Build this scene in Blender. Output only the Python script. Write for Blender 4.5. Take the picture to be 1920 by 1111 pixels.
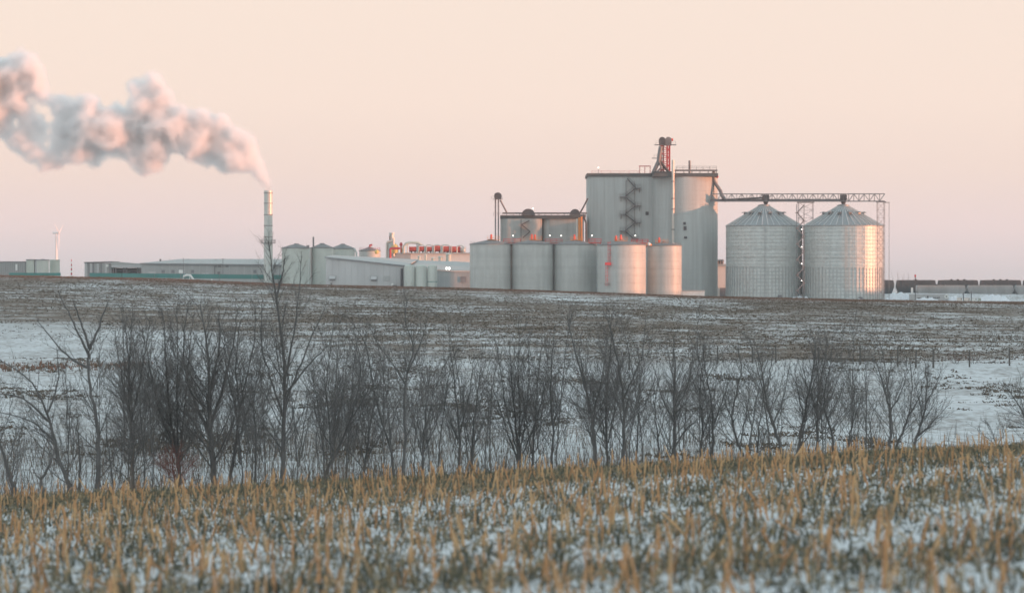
import bpy, math, random
import numpy as np
from mathutils import Vector, Matrix, noise

random.seed(7)
rng = np.random.default_rng(11)
scene = bpy.context.scene
for ob in list(bpy.data.objects):
    bpy.data.objects.remove(ob)
COL = scene.collection
R = math.radians

# ------------------------------------------------------------------ camera
F = 4400.0            # focal length in pixels of the 1920 px wide photograph
HORIZON = 512.0       # photograph row of the horizon
cam_data = bpy.data.cameras.new('camera')
cam = bpy.data.objects.new('camera', cam_data)
COL.objects.link(cam)
cam.location = (0, 0, 0)
cam.rotation_euler = (R(90), 0, 0)
cam_data.sensor_width = 36.0
cam_data.lens = 36.0 * F / 1920.0
cam_data.shift_y = -(555.5 - HORIZON) / 1920.0
cam_data.clip_start = 0.5
cam_data.clip_end = 40000
cam_data.dof.use_dof = True
cam_data.dof.focus_distance = 150
cam_data.dof.aperture_fstop = 1.5
scene.camera = cam

# ------------------------------------------------------------------ sky
SUN_AZ, SUN_EL = R(105), R(0.9)       # azimuth from +Y towards +X
sun_dir = Vector((math.sin(SUN_AZ) * math.cos(SUN_EL), math.cos(SUN_AZ) * math.cos(SUN_EL), math.sin(SUN_EL)))
world = bpy.data.worlds.new('World')
scene.world = world
world.use_nodes = True
nt = world.node_tree
nt.nodes.clear()
w_out = nt.nodes.new('ShaderNodeOutputWorld')
sky = nt.nodes.new('ShaderNodeTexSky')
sky.sky_type = 'NISHITA'
sky.sun_disc = False
sky.sun_elevation = SUN_EL
sky.sun_rotation = SUN_AZ
bg_sky = nt.nodes.new('ShaderNodeBackground')
bg_sky.inputs['Strength'].default_value = 0.05
nt.links.new(sky.outputs[0], bg_sky.inputs['Color'])
w_tc = nt.nodes.new('ShaderNodeTexCoord')
w_sep = nt.nodes.new('ShaderNodeSeparateXYZ')
nt.links.new(w_tc.outputs['Generated'], w_sep.inputs[0])
w_ramp = nt.nodes.new('ShaderNodeValToRGB')
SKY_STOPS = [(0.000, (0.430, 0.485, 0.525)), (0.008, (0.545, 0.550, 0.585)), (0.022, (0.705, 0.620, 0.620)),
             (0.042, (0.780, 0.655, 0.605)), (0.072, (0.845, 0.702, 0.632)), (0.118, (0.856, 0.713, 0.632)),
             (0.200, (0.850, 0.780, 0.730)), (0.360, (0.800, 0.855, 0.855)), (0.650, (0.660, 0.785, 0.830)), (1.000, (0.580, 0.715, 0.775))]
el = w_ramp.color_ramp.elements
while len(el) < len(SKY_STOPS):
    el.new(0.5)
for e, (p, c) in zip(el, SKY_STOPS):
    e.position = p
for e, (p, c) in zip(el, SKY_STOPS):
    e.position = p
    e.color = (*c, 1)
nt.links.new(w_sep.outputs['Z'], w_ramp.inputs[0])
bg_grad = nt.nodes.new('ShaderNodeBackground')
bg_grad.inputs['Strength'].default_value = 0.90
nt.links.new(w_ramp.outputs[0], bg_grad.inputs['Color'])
w_add = nt.nodes.new('ShaderNodeAddShader')
nt.links.new(bg_sky.outputs[0], w_add.inputs[0])
nt.links.new(bg_grad.outputs[0], w_add.inputs[1])
nt.links.new(w_add.outputs[0], w_out.inputs['Surface'])

# ------------------------------------------------------------------ sun
sun_data = bpy.data.lights.new('sun', 'SUN')
sun_data.energy = 5.0
sun_data.angle = R(0.55)
sun_data.color = (1.0, 0.35, 0.17)
sun = bpy.data.objects.new('sun', sun_data)
COL.objects.link(sun)
sun.location = (300, -100, 60)
sun.rotation_euler = (-sun_dir).to_track_quat('-Z', 'Y').to_euler()

scene.render.engine = 'CYCLES'
scene.view_settings.view_transform = 'Standard'
scene.view_settings.look = 'None'
scene.view_settings.exposure = 0.22
scene.view_settings.gamma = 1.0
scene.view_settings.use_curve_mapping = False
scene.cycles.use_denoising = True
scene.cycles.max_bounces = 16
scene.cycles.diffuse_bounces = 3
scene.cycles.glossy_bounces = 3
scene.cycles.volume_bounces = 16
scene.cycles.volume_max_steps = 256

# ------------------------------------------------------------------ helpers
WL = {}


def W(px, py, d):
    """A point that the photograph shows at (px, py), d metres away."""
    return Vector(((px - 960.0) * d / F, d, (HORIZON - py) * d / F))


def root(name, label, cat, loc, group=None):
    o = bpy.data.objects.new(name, None)
    COL.objects.link(o)
    o.empty_display_size = 0.5
    o.location = loc
    WL[o.name] = Vector(loc)
    o['label'] = label
    o['category'] = cat
    if group:
        o['group'] = group
    return o


def tag(o, label=None, cat=None, group=None, kind=None):
    if label:
        o['label'] = label
    if cat:
        o['category'] = cat
    if group:
        o['group'] = group
    if kind:
        o['kind'] = kind
    return o


def link(name, me, parent=None, loc=None):
    o = bpy.data.objects.new(name, me)
    COL.objects.link(o)
    if parent is not None:
        o.parent = parent
        WL[o.name] = WL[parent.name].copy()
    else:
        o.location = loc or (0, 0, 0)
        WL[o.name] = Vector(loc or (0, 0, 0))
    return o


def copy_piece(src, rotz=0.0, loc=None, name=None):
    c = src.copy()
    if name:
        c.name = name
    COL.objects.link(c)
    c.parent = src.parent
    c.rotation_euler = (0, 0, rotz)
    if loc is not None:
        c.location = loc
    return c


class MB:
    """Collects shapes in world coordinates; build() makes one mesh object of them."""

    def __init__(self):
        self.v, self.f = [], []

    def add(self, vs, fs):
        b = len(self.v)
        self.v.extend(tuple(p) for p in vs)
        self.f.extend(tuple(i + b for i in q) for q in fs)
        return self

    def box(self, x, y, z, sx, sy, sz):
        """Centre (x, y), bottom z."""
        hx, hy = sx / 2, sy / 2
        vs = [(x - hx, y - hy, z), (x + hx, y - hy, z), (x + hx, y + hy, z), (x - hx, y + hy, z),
              (x - hx, y - hy, z + sz), (x + hx, y - hy, z + sz), (x + hx, y + hy, z + sz), (x - hx, y + hy, z + sz)]
        return self.add(vs, [(0, 3, 2, 1), (4, 5, 6, 7), (0, 1, 5, 4), (1, 2, 6, 5), (2, 3, 7, 6), (3, 0, 4, 7)])

    def beam(self, p, q, w, h=None):
        p, q = Vector(p), Vector(q)
        h = w if h is None else h
        d = (q - p).normalized()
        up = Vector((0, 0, 1)) if abs(d.z) < 0.95 else Vector((0, 1, 0))
        s = d.cross(up).normalized() * (w / 2)
        u = s.cross(d).normalized() * (h / 2)
        vs = [p - s - u, p + s - u, p + s + u, p - s + u, q - s - u, q + s - u, q + s + u, q - s + u]
        return self.add(vs, [(0, 3, 2, 1), (4, 5, 6, 7), (0, 1, 5, 4), (1, 2, 6, 5), (2, 3, 7, 6), (3, 0, 4, 7)])

    def tube(self, pts, r, n=8, r_end=None):
        pts = [Vector(p) for p in pts]
        m = len(pts)
        prev = None
        rings = []
        for i, p in enumerate(pts):
            d = (pts[min(i + 1, m - 1)] - pts[max(i - 1, 0)]).normalized()
            if prev is None:
                up = Vector((0, 0, 1)) if abs(d.z) < 0.9 else Vector((0, 1, 0))
                s = d.cross(up).normalized()
            else:
                s = (prev - d * prev.dot(d)).normalized()
            prev = s
            t = d.cross(s)
            rr = r if r_end is None else r + (r_end - r) * i / (m - 1)
            rings.append([p + (s * math.cos(2 * math.pi * k / n) + t * math.sin(2 * math.pi * k / n)) * rr for k in range(n)])
        vs = [p for ring in rings for p in ring]
        fs = [(i * n + k, i * n + (k + 1) % n, (i + 1) * n + (k + 1) % n, (i + 1) * n + k) for i in range(m - 1) for k in range(n)]
        fs.append(tuple(reversed(range(n))))
        fs.append(tuple((m - 1) * n + k for k in range(n)))
        return self.add(vs, fs)

    def lathe(self, x, y, prof, n=48, cap=True):
        vs = [(x + r * math.cos(2 * math.pi * k / n), y + r * math.sin(2 * math.pi * k / n), z) for r, z in prof for k in range(n)]
        m = len(prof)
        fs = [(i * n + k, i * n + (k + 1) % n, (i + 1) * n + (k + 1) % n, (i + 1) * n + k) for i in range(m - 1) for k in range(n)]
        if cap:
            fs.append(tuple(reversed(range(n))))
            fs.append(tuple((m - 1) * n + k for k in range(n)))
        return self.add(vs, fs)

    def prism(self, poly, d0, d1, axis='y'):
        """A polygon in the x-z plane (axis y) or y-z plane (axis x) drawn out from d0 to d1."""
        n = len(poly)
        if axis == 'y':
            vs = [(a, d0, b) for a, b in poly] + [(a, d1, b) for a, b in poly]
        else:
            vs = [(d0, a, b) for a, b in poly] + [(d1, a, b) for a, b in poly]
        fs = [tuple(range(n)), tuple(reversed(range(n, 2 * n)))] + [(i, i + n, (i + 1) % n + n, (i + 1) % n) for i in range(n)]
        return self.add(vs, fs)

    def ball(self, c, r, n=12, m=8, sz=1.0):
        prof = [(max(r * math.sin(math.pi * i / m), 0.01 * r), c[2] - r * sz * math.cos(math.pi * i / m)) for i in range(m + 1)]
        return self.lathe(c[0], c[1], prof, n)

    def build(self, name, material, parent=None, smooth=False, loc=None):
        off = WL[parent.name] if parent is not None else Vector(loc or (0, 0, 0))
        a = np.array(self.v, dtype=float) - np.array(off)
        me = bpy.data.meshes.new(name)
        me.from_pydata(a.tolist(), [], self.f)
        me.materials.append(material)
        if smooth:
            me.shade_smooth()
            me.set_sharp_from_angle(angle=R(38))
        me.update()
        return link(name, me, parent, loc)


def fast_mesh(name, verts, faces, material, tint=None, smooth=False):
    """verts (n,3) and faces (m,3) or (m,4) arrays into a mesh, quickly."""
    me = bpy.data.meshes.new(name)
    k = faces.shape[1]
    me.vertices.add(len(verts))
    me.vertices.foreach_set('co', np.ascontiguousarray(verts, dtype=np.float32).ravel())
    me.loops.add(faces.size)
    me.loops.foreach_set('vertex_index', np.ascontiguousarray(faces, dtype=np.int32).ravel())
    me.polygons.add(len(faces))
    me.polygons.foreach_set('loop_start', np.arange(0, faces.size, k, dtype=np.int32))
    me.materials.append(material)
    if tint is not None:
        at = me.attributes.new('tint', 'FLOAT', 'POINT')
        at.data.foreach_set('value', np.ascontiguousarray(tint, dtype=np.float32))
    me.update(calc_edges=True)
    if smooth:
        me.shade_smooth()
    return me


# ------------------------------------------------------------------ materials
def mat(name, col, rough=0.65, metal=0.0, var=0.18, scale=0.6, stretch=(1, 1, 1), bump=0.0, emit=None, lines=None, detail=5.0, spec=0.35, streak=0.0):
    m = bpy.data.materials.new(name)
    m.use_nodes = True
    n = m.node_tree.nodes
    l = m.node_tree.links
    b = n['Principled BSDF']
    b.inputs['Roughness'].default_value = rough
    b.inputs['Metallic'].default_value = metal
    b.inputs['Specular IOR Level'].default_value = spec
    geo = n.new('ShaderNodeNewGeometry')
    mp = n.new('ShaderNodeMapping')
    mp.inputs['Scale'].default_value = stretch
    l.new(geo.outputs['Position'], mp.inputs[0])
    ns = n.new('ShaderNodeTexNoise')
    ns.inputs['Scale'].default_value = scale
    ns.inputs['Detail'].default_value = detail
    ns.inputs['Roughness'].default_value = 0.6
    l.new(mp.outputs[0], ns.inputs['Vector'])
    mr = n.new('ShaderNodeMapRange')
    mr.inputs['From Min'].default_value = 0.3
    mr.inputs['From Max'].default_value = 0.7
    mr.inputs['To Min'].default_value = 1 - var
    mr.inputs['To Max'].default_value = 1 + var
    l.new(ns.outputs[0], mr.inputs[0])
    fac = mr.outputs[0]
    if lines:
        # faint horizontal pour / sheet joints: (pitch in metres, depth of tone)
        sp = n.new('ShaderNodeSeparateXYZ')
        l.new(geo.outputs['Position'], sp.inputs[0])
        a = n.new('ShaderNodeMath'); a.operation = 'MULTIPLY'; a.inputs[1].default_value = 1.0 / lines[0]
        l.new(sp.outputs['Z'], a.inputs[0])
        fl = n.new('ShaderNodeMath'); fl.operation = 'FLOOR'
        l.new(a.outputs[0], fl.inputs[0])
        wn = n.new('ShaderNodeTexWhiteNoise'); wn.noise_dimensions = '1D'
        l.new(fl.outputs[0], wn.inputs['W'])
        m2 = n.new('ShaderNodeMapRange')
        m2.inputs['To Min'].default_value = 1 - lines[1]
        m2.inputs['To Max'].default_value = 1 + lines[1]
        l.new(wn.outputs['Value'], m2.inputs[0])
        mu = n.new('ShaderNodeMath'); mu.operation = 'MULTIPLY'
        l.new(fac, mu.inputs[0]); l.new(m2.outputs[0], mu.inputs[1])
        fac = mu.outputs[0]
    if streak:
        # rain streaks and form panels running down the face
        m3 = n.new('ShaderNodeMapping')
        m3.inputs['Scale'].default_value = (0.9, 0.9, 0.035)
        l.new(geo.outputs['Position'], m3.inputs[0])
        n3 = n.new('ShaderNodeTexNoise')
        n3.inputs['Scale'].default_value = 1.0
        n3.inputs['Detail'].default_value = 6
        n3.inputs['Roughness'].default_value = 0.7
        l.new(m3.outputs[0], n3.inputs['Vector'])
        r3 = n.new('ShaderNodeMapRange')
        r3.inputs['From Min'].default_value = 0.35
        r3.inputs['From Max'].default_value = 0.68
        r3.inputs['To Min'].default_value = 1 - streak
        r3.inputs['To Max'].default_value = 1 + streak * 0.6
        l.new(n3.outputs[0], r3.inputs[0])
        k3 = n.new('ShaderNodeMath'); k3.operation = 'MULTIPLY'
        l.new(fac, k3.inputs[0]); l.new(r3.outputs[0], k3.inputs[1])
        fac = k3.outputs[0]
    mx = n.new('ShaderNodeMix'); mx.data_type = 'RGBA'; mx.blend_type = 'MULTIPLY'
    mx.inputs['Factor'].default_value = 1.0
    mx.inputs['A'].default_value = (*col, 1)
    cb = n.new('ShaderNodeCombineColor')
    for k in range(3):
        l.new(fac, cb.inputs[k])
    l.new(cb.outputs[0], mx.inputs['B'])
    l.new(mx.outputs['Result'], b.inputs['Base Color'])
    if bump:
        bp = n.new('ShaderNodeBump')
        bp.inputs['Strength'].default_value = bump
        bp.inputs['Distance'].default_value = 0.1
        l.new(ns.outputs[0], bp.inputs['Height'])
        l.new(bp.outputs[0], b.inputs['Normal'])
    if emit:
        b.inputs['Emission Color'].default_value = (*emit[0], 1)
        b.inputs['Emission Strength'].default_value = emit[1]
    return m


def tinted(name, stops, rough=0.8, trans=0.0):
    """A plant material whose colour runs through stops by the 'tint' attribute."""
    m = bpy.data.materials.new(name)
    m.use_nodes = True
    n = m.node_tree.nodes
    l = m.node_tree.links
    b = n['Principled BSDF']
    b.inputs['Roughness'].default_value = rough
    b.inputs['Specular IOR Level'].default_value = 0.15
    at = n.new('ShaderNodeAttribute')
    at.attribute_name = 'tint'
    rp = n.new('ShaderNodeValToRGB')
    e = rp.color_ramp.elements
    while len(e) < len(stops):
        e.new(0.5)
    for k, c in enumerate(stops):
        e[k].position = k / (len(stops) - 1)
    for k, c in enumerate(stops):
        e[k].color = (*c, 1)
    l.new(at.outputs['Fac'], rp.inputs[0])
    l.new(rp.outputs[0], b.inputs['Base Color'])
    return m


M = {
    'concrete': mat('concrete', (0.462, 0.508, 0.508), 0.85, var=0.05, scale=0.25, stretch=(1, 1, 0.25), streak=0.12),
    'concrete_rear': mat('concrete_rear', (0.40, 0.43, 0.425), 0.85, var=0.10, scale=0.25, stretch=(1, 1, 0.3), lines=(1.2, 0.03), streak=0.12),
    'tank': mat('tank', (0.475, 0.505, 0.495), 0.5, metal=0.04, var=0.08, scale=0.5, stretch=(1, 1, 0.3), lines=(1.25, 0.035), streak=0.09),
    'tank_pale': mat('tank_pale', (0.53, 0.58, 0.545), 0.55, var=0.08, scale=0.4, stretch=(1, 1, 0.25)),
    'tank_roof': mat('tank_roof', (0.20, 0.215, 0.22), 0.6, var=0.15, scale=0.6),
    'galv': mat('galvanised_steel', (0.56, 0.605, 0.60), 0.5, metal=0.30, var=0.12, scale=0.8, lines=(1.12, 0.02), streak=0.08),
    'galv_roof': mat('galvanised_roof', (0.30, 0.325, 0.335), 0.5, metal=0.4, var=0.12, scale=0.8),
    'truss': mat('truss_steel', (0.33, 0.30, 0.30), 0.55, metal=0.2, var=0.1),
    'stiff': mat('stiffener_steel', (0.47, 0.505, 0.51), 0.5, metal=0.5, var=0.1),
    'rib': mat('rib_steel', (0.66, 0.69, 0.69), 0.4, metal=0.5, var=0.08),
    'dark': mat('dark_steel', (0.085, 0.095, 0.105), 0.6, var=0.2),
    'mid': mat('grey_steel', (0.22, 0.225, 0.235), 0.55, metal=0.2, var=0.15),
    'edge': mat('roof_edge', (0.10, 0.115, 0.12), 0.7, var=0.15),
    'red': mat('red_paint', (0.52, 0.075, 0.085), 0.5, var=0.15),
    'redpipe': mat('red_pipe', (0.76, 0.12, 0.09), 0.45, var=0.12),
    'orange': mat('orange_paint', (0.75, 0.30, 0.10), 0.5, var=0.1),
    'yellow': mat('yellow_paint', (0.70, 0.55, 0.22), 0.5, var=0.1),
    'white': mat('white_paint', (0.74, 0.77, 0.76), 0.5, var=0.08),
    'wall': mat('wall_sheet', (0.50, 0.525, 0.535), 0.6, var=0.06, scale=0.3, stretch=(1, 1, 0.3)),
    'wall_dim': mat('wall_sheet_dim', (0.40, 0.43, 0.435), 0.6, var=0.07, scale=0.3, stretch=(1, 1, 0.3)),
    'wall_green': mat('wall_pale_green', (0.52, 0.58, 0.53), 0.6, var=0.07, scale=0.3),
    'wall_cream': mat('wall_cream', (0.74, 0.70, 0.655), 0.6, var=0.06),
    'roof': mat('roof_sheet', (0.40, 0.43, 0.43), 0.55, var=0.08, scale=0.4),
    'teal': mat('teal_paint', (0.075, 0.245, 0.235), 0.55, var=0.12, scale=0.15),
    'stack': mat('stack_steel', (0.55, 0.60, 0.585), 0.45, metal=0.25, var=0.07, scale=0.4),
    'pipe': mat('bright_pipe', (0.62, 0.60, 0.56), 0.4, metal=0.3, var=0.08),
    'car_dark': mat('rail_car_dark', (0.080, 0.098, 0.108), 0.7, var=0.2, scale=0.5),
    'car_grey': mat('rail_car_grey', (0.34, 0.36, 0.365), 0.65, var=0.15, scale=0.4, stretch=(1, 1, 0.3)),
    'louver': mat('louver_grey', (0.25, 0.265, 0.28), 0.6, var=0.12),
    'lamp': mat('lit_lamp', (0.9, 0.9, 0.85), 0.4, var=0.0, emit=((1.0, 0.97, 0.88), 3.0)),
    'snowpile': mat('snow_pile', (0.72, 0.77, 0.82), 0.8, var=0.08, scale=1.5, bump=0.4),
    'wood': mat('weathered_post', (0.13, 0.125, 0.12), 0.85, var=0.2, scale=4),
    'turbine': mat('turbine_white', (0.78, 0.76, 0.76), 0.5, var=0.02),
    'bark': mat('bark', (0.135, 0.134, 0.134), 0.9, var=0.25, scale=6, stretch=(1, 1, 0.3)),
    'twig': mat('twig', (0.175, 0.168, 0.163), 0.9, var=0.2, scale=3),
    'redtwig': mat('red_twig', (0.20, 0.085, 0.07), 0.9, var=0.25, scale=3),
    'stalk': tinted('corn_stalk', [(0.26, 0.16, 0.09), (0.52, 0.295, 0.15), (0.60, 0.40, 0.22), (0.50, 0.24, 0.115)]),
    'litter': tinted('corn_litter', [(0.060, 0.073, 0.066), (0.14, 0.136, 0.098), (0.34, 0.275, 0.17), (0.38, 0.24, 0.14)]),
    'stubble': tinted('field_stubble', [(0.090, 0.086, 0.078), (0.15, 0.125, 0.10), (0.21, 0.155, 0.118), (0.30, 0.16, 0.12)]),
}

# ------------------------------------------------------------------ terrain
CREST_PX = [-600, 0, 300, 530, 880, 1120, 1360, 1650, 1920, 2500]
CREST_PY = [514, 517, 523, 533.5, 541, 549, 557, 563.5, 567, 572]


def sm(a, b, x):
    t = np.clip((np.asarray(x, float) - a) / (b - a), 0, 1)
    return t * t * (3 - 2 * t)


def lerp(a, b, t):
    return a + (b - a) * t


_wr = np.random.default_rng(5)
_waves = [(2 * math.pi / L, a, _wr.uniform(0, 6.28), _wr.uniform(0, 6.28)) for L, a in
          [(7, .03), (11, .035), (17, .05), (26, .06), (41, .08), (63, .10)] for _ in range(3)]


def undul(x, y):
    z = np.zeros_like(x)
    for k, a, th, ph in _waves:
        z += a * np.sin(k * (x * math.cos(th) + y * math.sin(th)) + ph + 0.8 * np.sin(0.5 * k * (x * math.sin(th) - y * math.cos(th))))
    return z * 0.6


def ground(x, y):
    x = np.asarray(x, float)
    y = np.asarray(y, float)
    un = undul(x, y)
    xc = np.clip(x, -45, 45)
    fg = -1.65 - 0.0580 * y + 0.051 * xc + 0.25 * un * sm(4, 30, y)
    valley = -7.35 + 0.7 * un + 0.55 * np.exp(-((x - 42) / 18) ** 2 - ((y - 176) / 16) ** 2)
    crest = -(np.interp(960 + F * x / 520, CREST_PX, CREST_PY) - HORIZON) * 520 / F
    padpy = np.interp(960 + F * x / 820, CREST_PX, CREST_PY) + 3.5
    pad = -(padpy - HORIZON) * 820 / F
    z = lerp(fg, valley, sm(57, 80, y))
    z = lerp(z, crest + 0.35 * un, sm(150, 520, y))
    z = lerp(z, pad, sm(528, 650, y))
    z = z + 3.1 * sm(842, 866, y) * sm(118, 150, x) * (1 - sm(930, 1000, y))
    z = lerp(z, -19.0, sm(1000, 2500, y))
    # the rise that keeps the evening sun off the valley, beyond the frame
    high = sm(150, 300, x) * (1 - sm(700, 1400, x))
    z = lerp(z, 11.0 + un, high * (1 - sm(330, 470, y)) * sm(-400, -150, y))
    low = sm(240, 400, x) * (1 - sm(700, 1400, x))
    z = lerp(z, -1.2 + un, low * sm(330, 470, y) * (1 - sm(880, 1100, y)))
    return z


def gz(x, y):
    return float(ground(np.array([x]), np.array([y]))[0])


ys = np.concatenate([np.arange(-420, -60, 30), np.arange(-60, 10, 5), np.arange(10, 120, 0.9), np.arange(120, 220, 1.6), np.arange(220, 540, 3.0),
                     np.arange(540, 900, 8.0), np.geomspace(900, 7000, 34)])
xh = np.concatenate([np.arange(0, 30, 0.9), np.arange(30, 140, 2.2), np.arange(140, 460, 12), np.geomspace(460, 1700, 9)])
xs = np.concatenate([-xh[:0:-1], xh])
gx, gy = np.meshgrid(xs, ys)
gzz = ground(gx, gy)
nx, ny = len(xs), len(ys)
gverts = np.stack([gx, gy, gzz], -1).reshape(-1, 3)
ii, jj = np.meshgrid(np.arange(nx - 1), np.arange(ny - 1))
a0 = (jj * nx + ii).ravel()
gfaces = np.stack([a0, a0 + 1, a0 + nx + 1, a0 + nx], -1)


def field_start(x, y):
    px = 960 + F * x / np.maximum(y, 1)
    return np.interp(px, [0, 320, 700, 1250, 1920], [262, 245, 186, 174, 178])


def make_ground_material():
    m = bpy.data.materials.new('snowy_ground')
    m.use_nodes = True
    n = m.node_tree.nodes
    l = m.node_tree.links
    b = n['Principled BSDF']
    b.inputs['Roughness'].default_value = 0.8
    b.inputs['Specular IOR Level'].default_value = 0.15
    geo = n.new('ShaderNodeNewGeometry')

    def noise(scale, stretch, detail=4, rot=0.0):
        mp = n.new('ShaderNodeMapping')
        mp.inputs['Scale'].default_value = stretch
        mp.inputs['Rotation'].default_value = (0, 0, rot)
        l.new(geo.outputs['Position'], mp.inputs[0])
        t = n.new('ShaderNodeTexNoise')
        t.inputs['Scale'].default_value = scale
        t.inputs['Detail'].default_value = detail
        t.inputs['Roughness'].default_value = 0.65
        l.new(mp.outputs[0], t.inputs['Vector'])
        return t.outputs[0]

    def math_(op, a, c):
        k = n.new('ShaderNodeMath')
        k.operation = op
        for s, v in ((0, a), (1, c)):
            if hasattr(v, 'is_linked'):
                l.new(v, k.inputs[s])
            else:
                k.inputs[s].default_value = v
        return k.outputs[0]

    def rng_(v, a, c, lo=0.0, hi=1.0):
        k = n.new('ShaderNodeMapRange')
        k.inputs['From Min'].default_value = a
        k.inputs['From Max'].default_value = c
        k.inputs['To Min'].default_value = lo
        k.inputs['To Max'].default_value = hi
        l.new(v, k.inputs[0])
        return k.outputs[0]

    fld = n.new('ShaderNodeAttribute'); fld.attribute_name = 'field'
    fore = n.new('ShaderNodeAttribute'); fore.attribute_name = 'fore'
    # the far stubble field: streaks along the rows, patches of drifted snow
    streak = noise(1.0, (0.13, 0.06, 0.3), 7, 0.10)
    fine = noise(1.0, (2.2, 0.6, 0.5), 5, 0.10)
    patch = noise(1.0, (0.022, 0.013, 0.02), 4, 0.1)
    wv = n.new('ShaderNodeTexWave')
    wv.wave_type = 'BANDS'
    wv.bands_direction = 'Y'
    wv.inputs['Scale'].default_value = 0.030
    wv.inputs['Distortion'].default_value = 5.0
    wv.inputs['Detail'].default_value = 4
    wv.inputs['Detail Scale'].default_value = 2.2
    wm = n.new('ShaderNodeMapping')
    wm.inputs['Rotation'].default_value = (0, 0, 0.30)
    wm.inputs['Scale'].default_value = (0.35, 1, 1)
    l.new(geo.outputs['Position'], wm.inputs[0])
    l.new(wm.outputs[0], wv.inputs['Vector'])
    s = math_('ADD', math_('ADD', math_('MULTIPLY', streak, 0.70), math_('MULTIPLY', fine, 0.62)), math_('ADD', math_('MULTIPLY', patch, 0.75), math_('MULTIPLY', wv.outputs['Fac'], 0.11)))
    bare = rng_(s, 0.88, 1.13)
    bare = math_('MULTIPLY', bare, fld.outputs['Fac'])
    # thin scattered weeds on the valley snow and bare soil between the near stalks
    v1 = rng_(math_('ADD', math_('MULTIPLY', noise(1.0, (1.6, 0.7, 1), 6), 0.6), math_('MULTIPLY', noise(1.0, (0.10, 0.05, 1), 4), 0.4)), 0.44, 0.62, 0.0, 0.75)
    v2 = rng_(noise(1.6, (1, 0.55, 1), 5), 0.57, 0.68, 0.0, 0.8)
    v = n.new('ShaderNodeMix'); v.data_type = 'FLOAT'
    l.new(fore.outputs['Fac'], v.inputs['Factor']); l.new(v1, v.inputs['A']); l.new(v2, v.inputs['B'])
    cov = math_('MAXIMUM', bare, math_('MULTIPLY', v.outputs['Result'], math_('SUBTRACT', 1.0, fld.outputs['Fac'])))
    snow = n.new('ShaderNodeMix'); snow.data_type = 'RGBA'
    snow.inputs['A'].default_value = (0.50, 0.535, 0.56, 1)
    snow.inputs['B'].default_value = (0.69, 0.725, 0.75, 1)
    l.new(noise(0.12, (1, 0.5, 1), 5), snow.inputs['Factor'])
    soil = n.new('ShaderNodeMix'); soil.data_type = 'RGBA'
    soil.inputs['A'].default_value = (0.085, 0.084, 0.080, 1)
    soil.inputs['B'].default_value = (0.225, 0.170, 0.13, 1)
    l.new(noise(0.5, (1, 1, 1), 4), soil.inputs['Factor'])
    red = n.new('ShaderNodeMix'); red.data_type = 'RGBA'
    at = n.new('ShaderNodeAttribute'); at.attribute_name = 'crest'
    l.new(at.outputs['Fac'], red.inputs['Factor'])
    l.new(soil.outputs['Result'], red.inputs['A'])
    red.inputs['B'].default_value = (0.17, 0.085, 0.06, 1)
    mx = n.new('ShaderNodeMix'); mx.data_type = 'RGBA'
    l.new(cov, mx.inputs['Factor']); l.new(snow.outputs['Result'], mx.inputs['A']); l.new(red.outputs['Result'], mx.inputs['B'])
    l.new(mx.outputs['Result'], b.inputs['Base Color'])
    bp = n.new('ShaderNodeBump')
    bp.inputs['Strength'].default_value = 0.6
    bp.inputs['Distance'].default_value = 0.12
    l.new(noise(1.3, (1, 0.6, 1), 5), bp.inputs['Height'])
    l.new(bp.outputs[0], b.inputs['Normal'])
    return m


gm = fast_mesh('ground', gverts, gfaces, make_ground_material(), smooth=True)
vx, vy = gverts[:, 0], gverts[:, 1]
fs_ = field_start(vx, vy)
field = sm(-14, 34, vy - fs_) * (1 - sm(585, 640, vy))
crest_a = sm(445, 510, vy) * (1 - sm(600, 660, vy))
fore_a = 1 - sm(60, 74, vy)
for nm, arr in (('field', field), ('crest', crest_a), ('fore', fore_a)):
    at = gm.attributes.new(nm, 'FLOAT', 'POINT')
    at.data.foreach_set('value', arr.astype(np.float32))
tag(link('ground', gm), 'snow covered farmland with bare stubble rows running to the horizon', None, None, 'structure')

# ------------------------------------------------------------------ haze
HAZE = 0.00009
if HAZE:
    hz = bpy.data.materials.new('haze_air')
    hz.use_nodes = True
    hn = hz.node_tree.nodes
    hn.clear()
    ho = hn.new('ShaderNodeOutputMaterial')
    hv = hn.new('ShaderNodeVolumePrincipled')
    hv.inputs['Color'].default_value = (0.90, 0.90, 0.93, 1)
    hv.inputs['Density'].default_value = HAZE
    hz.node_tree.links.new(hv.outputs[0], ho.inputs['Volume'])
    hb = MB().box(0, 3250, -21.0, 3500, 7700, 155)
    tag(hb.build('haze', hz), 'thin pale evening haze lying over the whole plain', None, None, 'stuff')

# ------------------------------------------------------------------ plant: shared builders
def X(px, d):
    return (px - 960.0) * d / F


def Z(py, d):
    return (HORIZON - py) * d / F


def railing(mb, pts, h=1.1, w=0.07, step=2.2):
    """Posts and two rails along a line of points."""
    for p, q in zip(pts[:-1], pts[1:]):
        p, q = Vector(p), Vector(q)
        n = max(1, int((q - p).length / step))
        for k in range(n + 1):
            c = p.lerp(q, k / n)
            mb.beam(c, c + Vector((0, 0, h)), w)
        for f in (0.5, 1.0):
            mb.beam(p + Vector((0, 0, h * f)), q + Vector((0, 0, h * f)), w)
    return mb


def lamp_on(parent, p, h, r=0.32, mname='dark'):
    post = MB().beam((p[0], p[1], p[2]), (p[0], p[1], p[2] + h), 0.12).build('lamp_post', M[mname], parent)
    MB().ball((p[0], p[1], p[2] + h + r * 0.9), r, 10, 6).build('lamp_head', M['lamp'], post, True)
    return post


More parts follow.
